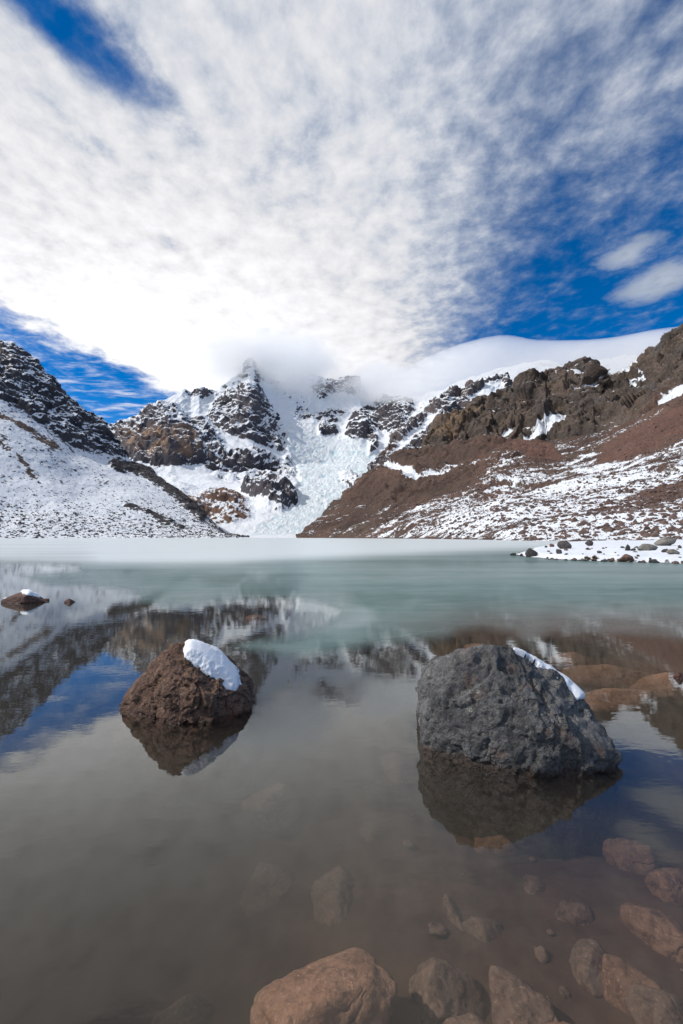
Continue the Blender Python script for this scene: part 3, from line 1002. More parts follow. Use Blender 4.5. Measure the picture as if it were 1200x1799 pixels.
def ice():
    px = np.arange(-520, 1760, 3.0)
    py = np.concatenate([np.arange(1190, 1000, -1.0), np.arange(1000, 956, -0.5), np.geomspace(13, 1.55, 60) + 943.0])
    PXg, PYg = np.meshgrid(px, py)
    g = G(PXg, PYg, 0.006)
    q = g * np.array([1, 1, 0])
    sc_ = np.clip((PYg - 943) / 100, 0.02, 2)
    wx = fbm(q, 1.6, 4, 0.5, seed=601) * 10 * sc_
    wy = fbm(q, 1.3, 5, 0.55, seed=602) * 5.5 * sc_
    sd = -sdpoly(PXg + wx, PYg + wy, OPEN_WATER)
    near = sstep(PYg, 1070, 1130)
    cover = sstep(sd + 3.0 * fbm(q, 0.7, 4, 0.6, seed=603), -2.0, 13 + 14 * near)
    thin = sstep(sd, 0, 70)
    streak = fbm(q, 9.0, 4, 0.5, seed=610, sc=(0.35, 1.6, 1))
    streak2 = fbm(q, 2.6, 4, 0.55, seed=611, sc=(0.30, 1.3, 1))
    edge_py = itp(px, [(-520, 985), (0, 990), (135, 993.5), (400, 992), (500, 986), (700, 977), (900, 968), (1760, 960)])[None, :]
    white = sstep(PYg + 3.5 * streak + 2.0 * streak2, edge_py + 7.0, edge_py - 14.0)
    swirl = sstep(np.abs(np.hypot((PXg - 500) / 3.2, (PYg - 1082) * 1.5 + 2 * streak) - 42), 15, 2) * sstep(PXg, 480, 620) * sstep(PXg, 800, 660)
    white2 = np.clip(0.22 * sstep(PYg, 1050, 985) + 0.40 * streak + 0.25 * streak2 + 0.28 * swirl, 0, 1)
    rightbrown = sstep(PXg, 560, 980) * sstep(PYg, 1040, 1100)
    alpha = cover * np.clip(0.50 + 0.30 * thin + 0.25 * white + 0.22 * streak - 0.22 * rightbrown, 0.15, 0.97)
    pale = np.clip(white * 0.95 + (1 - white) * white2 * 0.75, 0, 1)
    c = lerp3((0.095, 0.190, 0.178), (0.66, 0.71, 0.72), pale)
    c = mixc3(c, (0.27, 0.245, 0.225), 0.75 * rightbrown)
    m, n, o = new_mat('lake_ice')
    a = n.node('ShaderNodeAttribute', attribute_name='cover').outputs['Fac']
    rc = n.node('ShaderNodeAttribute', attribute_name='tint').outputs['Color']
    pos = n.node('ShaderNodeNewGeometry').outputs['Position']
    nz = n.noise(n.mapping(pos, scale=(0.5, 1.4, 1)), 2.0, 6, 0.62)
    col = n.mix(n.ss(nz, 0.3, 0.75, 0.0, 0.15), rc, (0.62, 0.68, 0.68))
    bmp = n.node('ShaderNodeBump', {'Strength': 0.25, 'Distance': 0.004, 'Height': nz})
    bs = n.node('ShaderNodeBsdfPrincipled', {'Base Color': col, 'Roughness': 0.34, 'IOR': 1.31, 'Specular IOR Level': 0.4,
                                             'Normal': bmp.outputs[0]})
    tr = n.node('ShaderNodeBsdfTransparent')
    mx = n.node('ShaderNodeMixShader', {0: a, 1: tr.outputs[0], 2: bs.outputs[0]})
    m.node_tree.links.new(mx.outputs[0], o.inputs[0])
    keep = (cover[:-1, :-1] + cover[1:, 1:] + cover[1:, :-1] + cover[:-1, 1:]) > 0.01
    v, f, al, cc = compact(g.reshape(-1, 3), grid_faces(*PXg.shape, keep), alpha.ravel(), c.reshape(-1, 3))
    ob = mesh_obj('lake_ice', v, f, m)
    fattr(ob, 'cover', al)
    cattr(ob, 'tint', cc)
    structure(ob, 'thin pale green sheet of ice over the far part of the lake')


def scree(name, label, rec, count, seed, wfun, smin, smax, mat):
    g, PX, PY, fld, _ = rec
    rs = np.random.RandomState(seed)
    wgt = wfun(PX, PY, fld, g).ravel()
    wgt = np.where((PX.ravel() > -40) & (PX.ravel() < 1260), wgt, 0)
    idx = rs.choice(len(wgt), count, p=wgt / wgt.sum())
    base = g.reshape(-1, 3)[idx]
    d_, f_ = ico(1)
    sz = smin * (smax / smin) ** (rs.random_sample(count) ** 2.6)
    jit = rs.uniform(0.6, 1.25, (count, len(d_), 1))
    ext = rs.uniform(0.6, 1.3, (count, 1, 3)) * np.array([1, 1, 0.75])
    v_ = d_[None] * jit * ext * sz[:, None, None] + base[:, None, :] + np.array([0, 0, 0.1])
    ff = (f_[None] + (np.arange(count) * len(d_))[:, None, None]).reshape(-1, 3)
    o = mesh_obj(name, v_.reshape(-1, 3), ff, mat, smooth=False)
    o['kind'] = 'stuff'
    o['label'] = label


def plain_rock(name, a, b, sc):
    m, n, o = new_mat(name)
    pos = n.node('ShaderNodeNewGeometry').outputs['Position']
    bs = n.node('ShaderNodeBsdfPrincipled', {'Base Color': n.mix(n.noise(pos, sc, 4, 0.6), a, b), 'Roughness': 0.9})
    m.node_tree.links.new(bs.outputs[0], o.inputs[0])
    return m


scree('moraine_stones', 'loose brown stones strewn over the snowy moraine slope', SCATTER[1], 12000, 3,
      lambda X_, Y_, f_, g_: (0.35 * sstep(X_, 700, 900) + 0.65 * sstep(Y_, 800, 900)) * (0.25 + 0.75 * sstep(X_, 600, 800)) * (g_[..., 2] > 0.3) * (Y_ < 953), 0.18, 1.5,
      plain_rock('moraine_stone', (0.055, 0.038, 0.032), (0.16, 0.10, 0.08), 0.4))
scree('slope_stones', 'loose dark stones strewn over the left snow slope', SCATTER[0], 7000, 4,
      lambda X_, Y_, f_, g_: (1 - f_) * (0.15 + sstep(Y_, 830, 930)) * (g_[..., 2] > 0.3) * (Y_ < 946), 0.3, 1.7,
      plain_rock('slope_stone', (0.03, 0.028, 0.03), (0.09, 0.075, 0.07), 0.4))
lake()
ice()


# ---------------------------------------------------------------- snowy spit on the right
SPIT = np.concatenate([G(np.array([902, 918, 940, 962, 1050, 1200, 1500]), np.array([974.5, 978, 980, 982.5, 986.5, 990.5, 998]))[:, :2],
                       np.array([[140, 60], [140, 150], [60, 118]]),
                       G(np.array([1010, 962, 935, 915]), np.array([952.5, 958.5, 964, 970]))[:, :2]])


def spit_z(x, y):
    p = np.stack([x, y, 0 * x], -1)
    sd = sdpoly(x + 0.5 * fbm(p, 2.2, 3, seed=701), y + 0.8 * fbm(p, 2.5, 3, seed=702), SPIT)
    h = -0.35 + 0.35 * sstep(sd, -1.5, 0.0) + 0.28 * sstep(sd, 0.0, 1.6) + 0.22 * sstep(sd, 1.5, 9) + 0.5 * sstep(sd, 8, 35)
    return h + fbm(p, 1.6, 4, 0.5, seed=703) * 0.11 * sstep(sd, 0, 2) + fbm(p, 0.4, 3, 0.5, seed=704) * 0.03, sd


def spit():
    yy = np.geomspace(19, 150, 330)
    tt = np.linspace(0.22, 1.35, 420)
    T, Y = np.meshgrid(tt, yy)
    Xg = T * Y
    z, sd = spit_z(Xg, Y)
    g = np.stack([Xg, Y, z], -1)
    s = 0.98 + 0.22 * fbm(g, 1.5, 4, 0.6, seed=710) - 0.75 * sstep(z, 0.05, 0.0) - 0.35 * np.maximum(fbm(g, 0.6, 4, 0.6, seed=711), 0)
    s -= 0.35 * sstep(sd, 12, 40)
    c = lerp3((0.05, 0.038, 0.03), (0.12, 0.085, 0.06), sstep(fbm(g, 2.5, 4, seed=712), -0.4, 0.5))
    keep = sd[:-1, :-1] > -1.6
    v, f, s_, c_ = compact(g.reshape(-1, 3), grid_faces(*T.shape, keep), s.ravel(), c.reshape(-1, 3))
    ob = mesh_obj('spit_ground', v, f, terrain_mat('spit_snow', 0.25, 0.02, speck=0.22))
    fattr(ob, 'snow', s_)
    cattr(ob, 'rock', c_)
    structure(ob, 'low snowy spit of land reaching into the lake')


spit()


# ================================================================== BOULDERS
def rock_mat(name, base, alt, dark, scale=1.0, spots=None, wet=True, warm=None, bump=0.030):
    m, n, o = new_mat(name)
    tco = n.node('ShaderNodeTexCoord')
    pos = n.node('ShaderNodeNewGeometry').outputs['Position']
    obj = tco.outputs['Object']
    a = n.noise(obj, 3.2 * scale, 7, 0.66)
    b = n.noise(obj, 17 * scale, 7, 0.72)
    c = n.noise(obj, 85 * scale, 4, 0.7)
    col = n.mix(n.ss(a, 0.36, 0.64), base, alt)
    col = n.mix(n.ss(b, 0.50, 0.30), col, dark)
    col = n.mix(n.ss(c, 0.56, 0.74, 0.0, 0.6), col, tuple(min(1, k * 2.2) for k in alt))
    col = n.mix(n.ss(n.noise(obj, 40 * scale, 5, 0.7), 0.52, 0.36, 0.0, 0.45), col, dark)
    if warm:
        col = n.mix(n.ss(n.noise(obj, 5.5 * scale, 5, 0.7), 0.56, 0.70, 0.0, 0.7), col, warm)
    if spots:
        vo = n.node('ShaderNodeTexVoronoi', {'Vector': obj, 'Scale': 13.0 * scale, 'Randomness': 1.0})
        ring = n.mul(n.ss(vo.outputs['Distance'], 0.20, 0.13), n.ss(n.noise(obj, 2.4 * scale, 2), 0.42, 0.52))
        hole = n.ss(vo.outputs['Distance'], 0.03, 0.10)
        ring = n.mul(n.mul(ring, hole), n.ss(n.noise(obj, 60 * scale, 3), 0.40, 0.58))
        col = n.mix(n.mul(ring, 0.75), col, spots)
    rough = 0.85
    if wet:
        sepz = n.node('ShaderNodeSeparateXYZ', {0: pos}).outputs[2]
        wl = n.add(sepz, n.mul(n.sub(b, 0.5), 0.04))
        wetm = n.ss(wl, 0.045, 0.012)
        col = n.mix(wetm, col, n.mix(1.0, col, (0.52, 0.40, 0.34), 'MULTIPLY'))
        rough = n.lin(wetm, 0, 1, 0.85, 0.4)
    cr = n.node('ShaderNodeTexVoronoi', {'Vector': n.node('ShaderNodeVectorMath', {0: obj, 1: n.node('ShaderNodeVectorMath', {
        0: n.noise(obj, 4 * scale, 4, 0.6, out=1), 3: 0.35}, operation='SCALE').outputs[0]}, operation='ADD').outputs[0],
        'Scale': 4.5 * scale}, feature='DISTANCE_TO_EDGE')
    crm = n.ss(n.noise(obj, 1.7 * scale, 3), 0.42, 0.60)
    crack = n.lin(crm, 0, 1, 1.0, n.ss(cr.outputs['Distance'], 0.0, 0.05))
    chip = n.node('ShaderNodeTexVoronoi', {'Vector': n.node('ShaderNodeVectorMath', {0: obj, 1: n.node('ShaderNodeVectorMath', {
        0: n.noise(obj, 14 * scale, 4, 0.6, out=1), 3: 0.06}, operation='SCALE').outputs[0]}, operation='ADD').outputs[0],
        'Scale': 24.0 * scale})
    h = n.add(n.add(n.mul(b, 1.0), n.mul(c, 0.5)), n.add(n.mul(crack, 0.55), n.mul(chip.outputs['Distance'], -0.5)))
    bmp = n.node('ShaderNodeBump', {'Strength': 1.0, 'Distance': bump, 'Height': h})
    bs = n.node('ShaderNodeBsdfPrincipled', {'Base Color': col, 'Roughness': rough, 'Specular IOR Level': 0.35,
                                             'Normal': bmp.outputs[0]})
    m.node_tree.links.new(bs.outputs[0], o.inputs[0])
    return m


def snow_mat():
    m, n, o = new_mat('fresh_snow')
    obj = n.node('ShaderNodeTexCoord').outputs['Object']
    a = n.noise(obj, 60, 5, 0.6)
    b = n.noise(obj, 260, 3, 0.6)
    bmp = n.node('ShaderNodeBump', {'Strength': 0.6, 'Distance': 0.006, 'Height': n.add(a, n.mul(b, 0.4))})
    bs = n.node('ShaderNodeBsdfPrincipled', {'Base Color': (0.82, 0.84, 0.88), 'Roughness': 0.6, 'Normal': bmp.outputs[0],
                                             'Subsurface Weight': 0.2, 'Subsurface Radius': (0.02, 0.025, 0.03), 'Subsurface Scale': 0.5})
    m.node_tree.links.new(bs.outputs[0], o.inputs[0])
    return m


SNOW = snow_mat()
def hull_planes(pts):
    bm = bmesh.new()
    vs = [bm.verts.new(p) for p in pts]
    bmesh.ops.convex_hull(bm, input=vs)
    bm.normal_update()
    pl = [(np.array(f.normal[:]), float(f.normal.dot(f.verts[0].co))) for f in bm.faces]
    bm.free()
    n = np.array([p[0] for p in pl])
    d = np.array([p[1] for p in pl])
    flip = d < 0
    n[flip] *= -1
    d[flip] *= -1
    # merge nearly identical planes
    keep = []
    for i in range(len(d)):
        if d[i] < 1e-4:
            continue
        if all(np.dot(n[i], n[j]) < 0.999 or abs(d[i] - d[j]) > 1e-3 for j in keep):
            keep.append(i)
    return n[keep], d[keep]


def hull_radius(dirs, pts, p=16, chips=0, seed=0):
    n, d = hull_planes(pts)
    if chips:                                  # broken-off corners
        rnd_ = np.random.RandomState(seed)
        q = rnd_.normal(size=(chips, 3))
        q /= np.linalg.norm(q, axis=1, keepdims=True)
        sup = (q @ np.asarray(pts, float).T).max(1) * rnd_.uniform(0.90, 0.995, chips)
        n, d = np.concatenate([n, q]), np.concatenate([d, sup])
    k = np.maximum(dirs @ n.T, 0) / d[None]
    return (np.sum(k ** p, axis=1)) ** (-1.0 / p)


def rock_detail(v, size, seed, amp=1.0, facet=1.0, crk=1.0):
    """fractured stone relief, returned as an outward offset"""
    wv = v + 0.10 * size * np.stack([fbm(v, 0.3 * size, 3, seed=seed + 31 + k) for k in range(3)], -1)
    big = fbm(wv, 0.42 * size, 4, 0.55, seed=seed, ridged=True)
    st = strata(wv, 0.15 * size, (0.35, -0.3, 0.85), seed + 5, 0.8)
    mid = fbm(wv, 0.15 * size, 5, 0.62, seed=seed + 9, ridged=True)
    fine = fbm(v, 0.045 * size, 4, 0.68, seed=seed + 15)
    fc = facets(wv, 0.30 * size, seed + 41) * 0.020 + facets(wv, 0.13 * size, seed + 42) * 0.022 + facets(v, 0.055 * size, seed + 43) * 0.010
    crack = np.exp(-(perlin(wv / (0.38 * size), seed + 21) / 0.025) ** 2) * sstep(fbm(v, 0.5 * size, 2, seed=seed + 22), -0.2, 0.3)
    return amp * size * (0.020 * (big - 0.35) + 0.008 * facet * st + 0.006 * (mid - 0.3) + 0.007 * fine + fc - 0.024 * crk * crack)


def hero_boulder(name, world_pts, center, sub, mat, seed, size, amp=1.0, p=16, facet=1.0):
    c = np.asarray(center, float)
    pts = np.asarray(world_pts, float) - c
    d, f = ico(sub)
    r = hull_radius(d, pts, p, 46, seed)
    v0 = d * r[:, None]
    off = rock_detail(v0 + seed * 3.1, size, seed, amp, facet)
    nrm = d
    v = v0 + nrm * off[:, None]
    o = mesh_obj(name, v, f, mat)
    o.location = c
    return o, d, f, r, off, c


def snow_cap(parent, d, f, r, off, c, poly, thick, soft, min_up=0.12, seed=1, edge_noise=6.0):
    """a snow patch lying on the stone, `poly` its outline in the photograph"""
    v0 = d * r[:, None] + c
    PX, PY = proj(v0)
    q = v0
    sd = sdpoly(PX + edge_noise * fbm(q, 0.10, 4, 0.6, seed=seed), PY + edge_noise * fbm(q, 0.07, 4, 0.6, seed=seed + 3), poly)
    me = parent.data
    nrm = np.zeros(len(me.vertices) * 3, np.float32)
    me.vertices.foreach_get('normal', nrm)
    up = nrm.reshape(-1, 3)[:, 2]
    hgt = sstep(sd, -1, soft) ** 0.85
    keep = sd > -1.0
    smooth_off = off * 0.05 + 0.006
    rr = r + smooth_off + thick * hgt + np.where(sd > 0, 0, -0.03) + 0.004 * fbm(q, 0.12, 3, 0.5, seed=seed + 7)
    fm = keep[f].all(1) & (v0[f].mean(1)[:, 2] > 0.05)
    v, ff = compact(d * rr[:, None], f[fm])
    o = mesh_obj('snow_cap', v, ff, SNOW, parent=parent)
    return o


RX = P
# big grey boulder, right
g_front = G(np.array([750, 790, 870, 950, 1050, 1094]), np.array([1310, 1331, 1352, 1364, 1362, 1345]))
pts = [*g_front, *(g_front * np.array([1, 1, 0]) + np.array([0, -0.05, -0.5])),
       P(733, 1205, 3.16), P(738, 1262, 3.10), P(744, 1182, 3.16), P(764, 1156, 3.14), P(800, 1136, 3.12), P(850, 1127, 3.12),
       P(902, 1133, 3.18), P(944, 1156, 3.24), P(1010, 1204, 3.20), P(1038, 1234, 3.10), P(1068, 1282, 2.97), P(1094, 1325, 2.88),
       P(790, 1180, 3.00), P(815, 1225, 2.95), P(930, 1255, 2.80), P(1000, 1290, 2.78), (0.58, 3.9, -0.5), (1.80, 3.8, -0.5),
       (0.66, 3.7, 0.36), (1.45, 3.75, 0.30), (1.80, 3.4, -0.4)]
pts = [tuple(q) for q in pts]
M_GREY = rock_mat('grey_boulder_stone', (0.085, 0.084, 0.084), (0.20, 0.195, 0.19), (0.022, 0.021, 0.021), 1.0,
                  spots=(0.42, 0.41, 0.32), warm=(0.13, 0.075, 0.055))
o, d, f, r, off, c = hero_boulder('boulder', pts, (1.15, 3.28, 0.16), 7, M_GREY, 14, 1.25, 1.0, 42)
tag(o, 'large grey boulder with pale lichen spots and a thin snow strip, standing in the lake', 'boulder')
snow_cap(o, d, f, r, off, c, [(895, 1115), (950, 1125), (1000, 1165), (1032, 1205), (1024, 1228), (1010, 1230), (998, 1210), (970, 1184), (930, 1154), (902, 1140)],
         0.026, 9, seed=21, edge_noise=4)

# brown boulder, left
g_front = G(np.array([206, 250, 310, 370, 428]), np.array([1241, 1257, 1271, 1273, 1256]))
pts = [*g_front, *(g_front + np.array([0, -0.08, -0.7])),
       P(206, 1224, 3.80), P(234, 1180, 3.80), P(278, 1146, 3.80), P(318, 1122, 3.82), P(345, 1126, 3.88), P(388, 1150, 3.95),
       P(414, 1180, 3.92), P(431, 1207, 3.85), P(438, 1230, 3.74), P(300, 1205, 3.54), P(360, 1222, 3.50), (-1.90, 4.3, -0.6), (-0.65, 4.4, -0.6),
       (-1.45, 4.3, 0.15), (-0.90, 4.35, 0.15)]
pts = [tuple(q) for q in pts]
M_BROWN = rock_mat('brown_boulder_stone', (0.130, 0.074, 0.053), (0.26, 0.158, 0.110), (0.034, 0.022, 0.018), 1.25,
                   warm=(0.22, 0.13, 0.08), bump=0.032)
o, d, f, r, off, c = hero_boulder('boulder', pts, (-1.24, 3.90, 0.12), 7, M_BROWN, 37, 1.0, 1.08, 36)
tag(o, 'rough brown pointed boulder with a rounded white snow patch on its right shoulder', 'boulder')
snow_cap(o, d, f, r, off, c, [(319, 1122), (347, 1120), (390, 1142), (418, 1176), (424, 1208), (412, 1216), (398, 1212), (380, 1196), (362, 1182),
                              (340, 1166), (324, 1156)], 0.05, 18, seed=33, edge_noise=6)


# ---------------------------------------------------------------- generic stones
def stone_mesh(name, ext, seed, sub, mat, p=10, rough=1.0, npts=16):
    rnd = np.random.RandomState(seed)
    q = rnd.normal(size=(npts, 3))
    q /= np.linalg.norm(q, axis=1, keepdims=True)
    q *= rnd.uniform(0.82, 1.12, (npts, 1))
    q = np.concatenate([q, np.array([[.75, 0, 0], [-.75, 0, 0], [0, .75, 0], [0, -.75, 0], [0, 0, .75], [0, 0, -.75]])])
    d_, f_ = ico(sub)
    r_ = hull_radius(d_, q, p * 2, 14, seed)
    v0 = d_ * r_[:, None]
    off_ = 0.5 * rock_detail(v0 + seed * 1.7, 2.0, seed, rough, 0.0, 0.0)
    v_ = (v0 + d_ * off_[:, None]) * np.asarray(ext)
    me_o = mesh_obj(name, v_, f_, mat)
    return me_o


M_SUB = rock_mat('submerged_stone', (0.30, 0.155, 0.090), (0.44, 0.25, 0.155), (0.11, 0.06, 0.038), 0.8, wet=False, bump=0.01)
M_SUB2 = rock_mat('submerged_stone_grey', (0.25, 0.155, 0.105), (0.38, 0.245, 0.17), (0.10, 0.062, 0.042), 0.8, wet=False, bump=0.008)
M_RED = rock_mat('red_stone', (0.13, 0.072, 0.055), (0.23, 0.135, 0.105), (0.05, 0.03, 0.025), 1.2)
M_DARK = rock_mat('dark_stone', (0.055, 0.048, 0.045), (0.115, 0.10, 0.092), (0.02, 0.018, 0.018), 1.2)
M_TAN = rock_mat('tan_stone', (0.16, 0.145, 0.125), (0.27, 0.25, 0.22), (0.06, 0.055, 0.05), 1.0)

SUNK = [  # px, py (middle of the top face), width px, length px (away from viewer), top level, turn, material, label
    (566, 1698, 262, 165, -0.10, 8, M_SUB, 'large red brown sunken rock with a broken dark side, nearest to the viewer'),
    (778, 1700, 135, 130, -0.26, -30, M_SUB2, 'flat pale sunken slab touching the right side of the largest sunken rock'),
    (915, 1740, 120, 150, -0.24, 20, M_SUB2, 'lumpy sunken rock with a cleft on top, right of the flat pale slab'),
    (805, 1790, 120, 70, -0.24, 5, M_SUB2, 'sunken stone cut by the bottom edge in front of the pale slab'),
    (600, 1553, 98, 130, -0.40, 15, M_SUB2, 'rounded pale sunken stone behind the largest sunken rock'),
    (705, 1575, 75, 165, -0.42, 28, M_SUB2, 'long narrow sunken stone lying slantwise right of the rounded pale one'),
    (797, 1592, 32, 75, -0.36, 5, M_SUB2, 'small upright sunken stone with a shadowed side, between two pale slabs'),
    (860, 1630, 105, 80, -0.36, -10, M_SUB2, 'faint low sunken stone behind the lumpy cleft rock'),
    (1040, 1665, 78, 80, -0.27, -35, M_SUB2, 'small bulging sunken stone alone on the silt at lower right'),
    (1160, 1590, 105, 95, -0.24, -40, M_SUB, 'wedge shaped brown sunken stone near the right edge'),
    (1182, 1522, 80, 50, -0.25, -20, M_SUB, 'small brown sunken stone behind the wedge shaped one at the right edge'),
    (1175, 1745, 100, 120, -0.24, 20, M_SUB2, 'big sunken stone in the lower right corner of the picture'),
    (470, 1530, 105, 80, -0.55, 25, M_SUB2, 'dim deep sunken stone left of the rounded pale one'),
    (475, 1380, 92, 50, -0.42, 20, M_SUB2, 'pale sunken stone between the two boulders'),
    (320, 1760, 130, 80, -0.55, 45, M_SUB2, 'dark sunken ledge with a straight edge at lower left'),
    (875, 1450, 90, 50, -0.36, 30, M_SUB, 'brown sunken stone in the reflection of the grey boulder'),
    (1030, 1420, 100, 45, -0.38, 0, M_SUB2, 'flat sunken stone under the right side of the grey boulder reflection'),
    (1070, 1160, 210, 26, -0.03, 4, M_SUB, 'long brown sunken rock just under the surface behind the grey boulder'),
    (1165, 1185, 130, 20, -0.04, -6, M_SUB, 'flat brown sunken rock beside the little red stone at the right edge'),
    (1090, 1205, 150, 26, -0.07, 8, M_SUB, 'dull brown sunken rock in front of the long brown one'),
    (1010, 1140, 80, 18, -0.05, 0, M_SUB, 'small brown sunken rock at the ice edge behind the grey boulder'),
    (845, 1126, 70, 22, -0.03, 0, M_SUB, 'red brown sunken rock at the ice edge left behind the grey boulder'),
    (462, 1078, 74, 10, -0.02, 0, M_SUB, 'brown sunken rock showing in the hole in the ice'),
    (1105, 1705, 95, 110, -0.27, 30, M_SUB, 'brown sunken stone between the bulging one and the big corner stone'),
    (985, 1792, 115, 60, -0.24, -8, M_SUB, 'reddish sunken stone cut by the bottom edge right of the cleft rock'),
    (1110, 1480, 100, 50, -0.30, -15, M_SUB, 'low brown sunken stone behind the small stones at the right edge'),
    (930, 1545, 125, 80, -0.38, 25, M_SUB2, 'broad dim sunken slab on the silt in front of the grey boulder'),
    (665, 1455, 115, 60, -0.50, -15, M_SUB2, 'very faint deep sunken stone left of the grey boulder reflection'),
    (1010, 1590, 80, 60, -0.33, 40, M_SUB2, 'little sunken stone behind the bulging one at lower right'),
    (700, 1335, 70, 60, -0.50, 10, M_SUB2, 'faint pale sunken stone left of the grey boulder'),
]
for k, (px_, py_, wpx, lpx, top, turn, mat, lab) in enumerate(SUNK):
    pt = G(px_, py_, top)
    t = pt[1] * CP + (top - CAM_H) * SP
    wd = wpx / FPX * t * 0.5 * 1.22
    a = G(px_, py_ - lpx / 2, top)[1]
    b = G(px_, py_ + lpx / 2, top)[1]
    ln = (a - b) * 0.5 * 1.22
    hgt = min(0.24, 0.55 * min(wd, ln) + 0.04)
    o = stone_mesh('sunken_rock', (wd, ln, hgt), 50 + k, 5 if wpx > 60 else 4, mat, 11, 1.6)
    o.location = (pt[0], pt[1], top - hgt * 0.93)
    o.rotation_euler = (0, 0, math.radians(turn))
    tag(o, lab, 'rock')

# gravel and cobbles half sunk in the silt
def bed_gravel():
    rs = np.random.RandomState(12)
    n_ = 520
    x_ = rs.uniform(-2.4, 4.5, n_)
    y_ = 0.9 + 5.6 * rs.random_sample(n_) ** 1.3
    keep_ = rs.random_sample(n_) < 0.30 + 0.7 * sstep(x_, -0.6, 0.8)
    x_, y_ = x_[keep_], y_[keep_]
    n_ = len(x_)
    d_, f_ = ico(3)
    sz = 0.006 * (0.034 / 0.006) ** (rs.random_sample(n_) ** 2.0)
    base = np.stack([x_, y_, bed_z(x_, y_) + 0.25 * sz], -1)
    shape = 1 + 0.30 * np.stack([facets(d_ + 7.0 * k, 0.8, 60 + k) for k in range(12)], 0)
    ext = rs.uniform(0.65, 1.35, (n_, 1, 3)) * np.array([1, 1, 0.6])
    v_ = d_[None] * shape[rs.randint(0, 12, n_)][:, :, None] * ext * sz[:, None, None] + base[:, None, :]
    ff = (f_[None] + (np.arange(n_) * len(d_))[:, None, None]).reshape(-1, 3)
    o = mesh_obj('bed_gravel', v_.reshape(-1, 3), ff, M_SUB2)
    o['kind'] = 'stuff'
    o['label'] = 'brown pebbles and cobbles lying in the silt of the lake bed'


bed_gravel()

# stones breaking the surface
SURF = [  # px, py of the waterline, width px, height px, depth ratio, material, label, snow outlines
    (36, 1062, 88, 24, 0.7, M_RED, 'low reddish rock with snow on top at the left edge of the lake',
     [[(34, 1036), (52, 1037), (66, 1044), (70, 1050), (58, 1047), (40, 1044)], [(-30, 1040), (4, 1043), (14, 1047), (8, 1052), (-30, 1056)]]),
    (80, 1058, 14, 5, 0.7, M_RED, 'tiny reddish stone touching the low rock at the left edge', []),
    (121, 1061, 22, 8, 0.7, M_RED, 'small brown stone alone in the water right of the low reddish rock', []),
    (1194, 1194, 20, 14, 0.8, M_RED, 'little red stone breaking the surface at the right edge', []),
]
for k, (px_, py_, wpx, hpx, dr, mat, lab, snows) in enumerate(SURF):
    pt = G(px_, py_ - 2, 0)
    t = pt[1]
    wd = wpx / FPX * t * 0.5
    hgt = hpx / FPX * t * 1.0
    ext = (wd * 1.05, wd * dr, hgt * 1.25)
    o = stone_mesh('rock', ext, 205 + k, 6 if wpx > 50 else 4, mat, 10, 1.2)
    o.location = (pt[0], pt[1] + wd * dr * 0.6, -hgt * 0.25)
    tag(o, lab, 'rock')
    if snows:
        d_, f_ = ico(6)
        me = o.data
        co = np.zeros(len(me.vertices) * 3, np.float32)
        me.vertices.foreach_get('co', co)
        co = co.reshape(-1, 3)
        r_ = np.linalg.norm(co, axis=1)
        dd = co / r_[:, None]
        for poly in snows:
            snow_cap(o, dd, f_, r_, np.zeros(len(r_)), np.array(o.location), poly, 0.04, 4, seed=71, edge_noise=2)

# ---------------------------------------------------------------- stones and tufts on the spit
SPIT_ROCKS = [  # px, py of the foot, width px, height px, material, label
    (935, 978, 25, 17, M_DARK, 'grey boulder at the tip of the snowy spit'),
    (903, 976, 12, 5, M_DARK, 'flat dark stone in the water off the tip of the spit'),
    (917, 976.5, 9, 5, M_DARK, 'small dark stone between the tip boulder and the flat outermost stone'),
    (995, 964, 31, 15, M_DARK, 'large dark brown boulder on the far side of the spit'),
    (970, 961, 10, 7, M_RED, 'small reddish stone left of the large dark brown boulder'),
    (960, 962, 7, 4, M_DARK, 'tiny dark stone on the far shore of the spit, left of the reddish one'),
    (983, 973, 15, 9, M_DARK, 'grey stone in the snow below the large dark brown boulder'),
    (1038, 959, 16, 12, M_DARK, 'round dark boulder standing alone at the back of the spit'),
    (996, 967.5, 9, 5, M_RED, 'rust coloured stone right under the large dark brown boulder'),
    (1106, 987.5, 33, 14, M_RED, 'broad red brown boulder on the near shore of the spit'),
    (1077, 986, 12, 7, M_RED, 'brown stone left of the broad red brown boulder'),
    (1089, 986.5, 9, 6, M_DARK, 'dark stone wedged against the broad red brown boulder'),
    (1143, 967, 38, 13, M_TAN, 'long pale grey slab tilted in the snow of the spit'),
    (1176, 959, 38, 16, M_TAN, 'big pale grey boulder at the back right of the spit'),
    (1187, 973.5, 28, 9, M_TAN, 'tan flat boulder near the right edge of the picture on the spit'),
    (1104, 967.5, 11, 12, M_DARK, 'upright dark stone left of the long pale slab'),
    (1114, 967.5, 13, 5, M_DARK, 'low dark stone between the upright stone and the long pale slab'),
    (1169, 970.5, 12, 8, M_DARK, 'dark stone right of the long pale slab'),
    (1152, 989, 19, 7, M_DARK, 'low dark stone at the waterline right of the broad red brown boulder'),
    (1190, 991, 15, 6, M_RED, 'reddish stone at the waterline at the right edge of the picture'),
    (1095, 963, 10, 4, M_DARK, 'flat dark stone behind the upright dark stone'),
    (1054, 972, 9, 6, M_DARK, 'small dark stone in open snow in the middle of the spit'),
    (1144, 984, 7, 5, M_DARK, 'small dark stone in the snow above the low waterline stone'),
    (1196, 963, 9, 7, M_DARK, 'dark stone beside the big pale grey boulder at the right edge'),
    (1122, 978, 7, 4, M_DARK, 'little dark stone above the broad red brown boulder'),
]


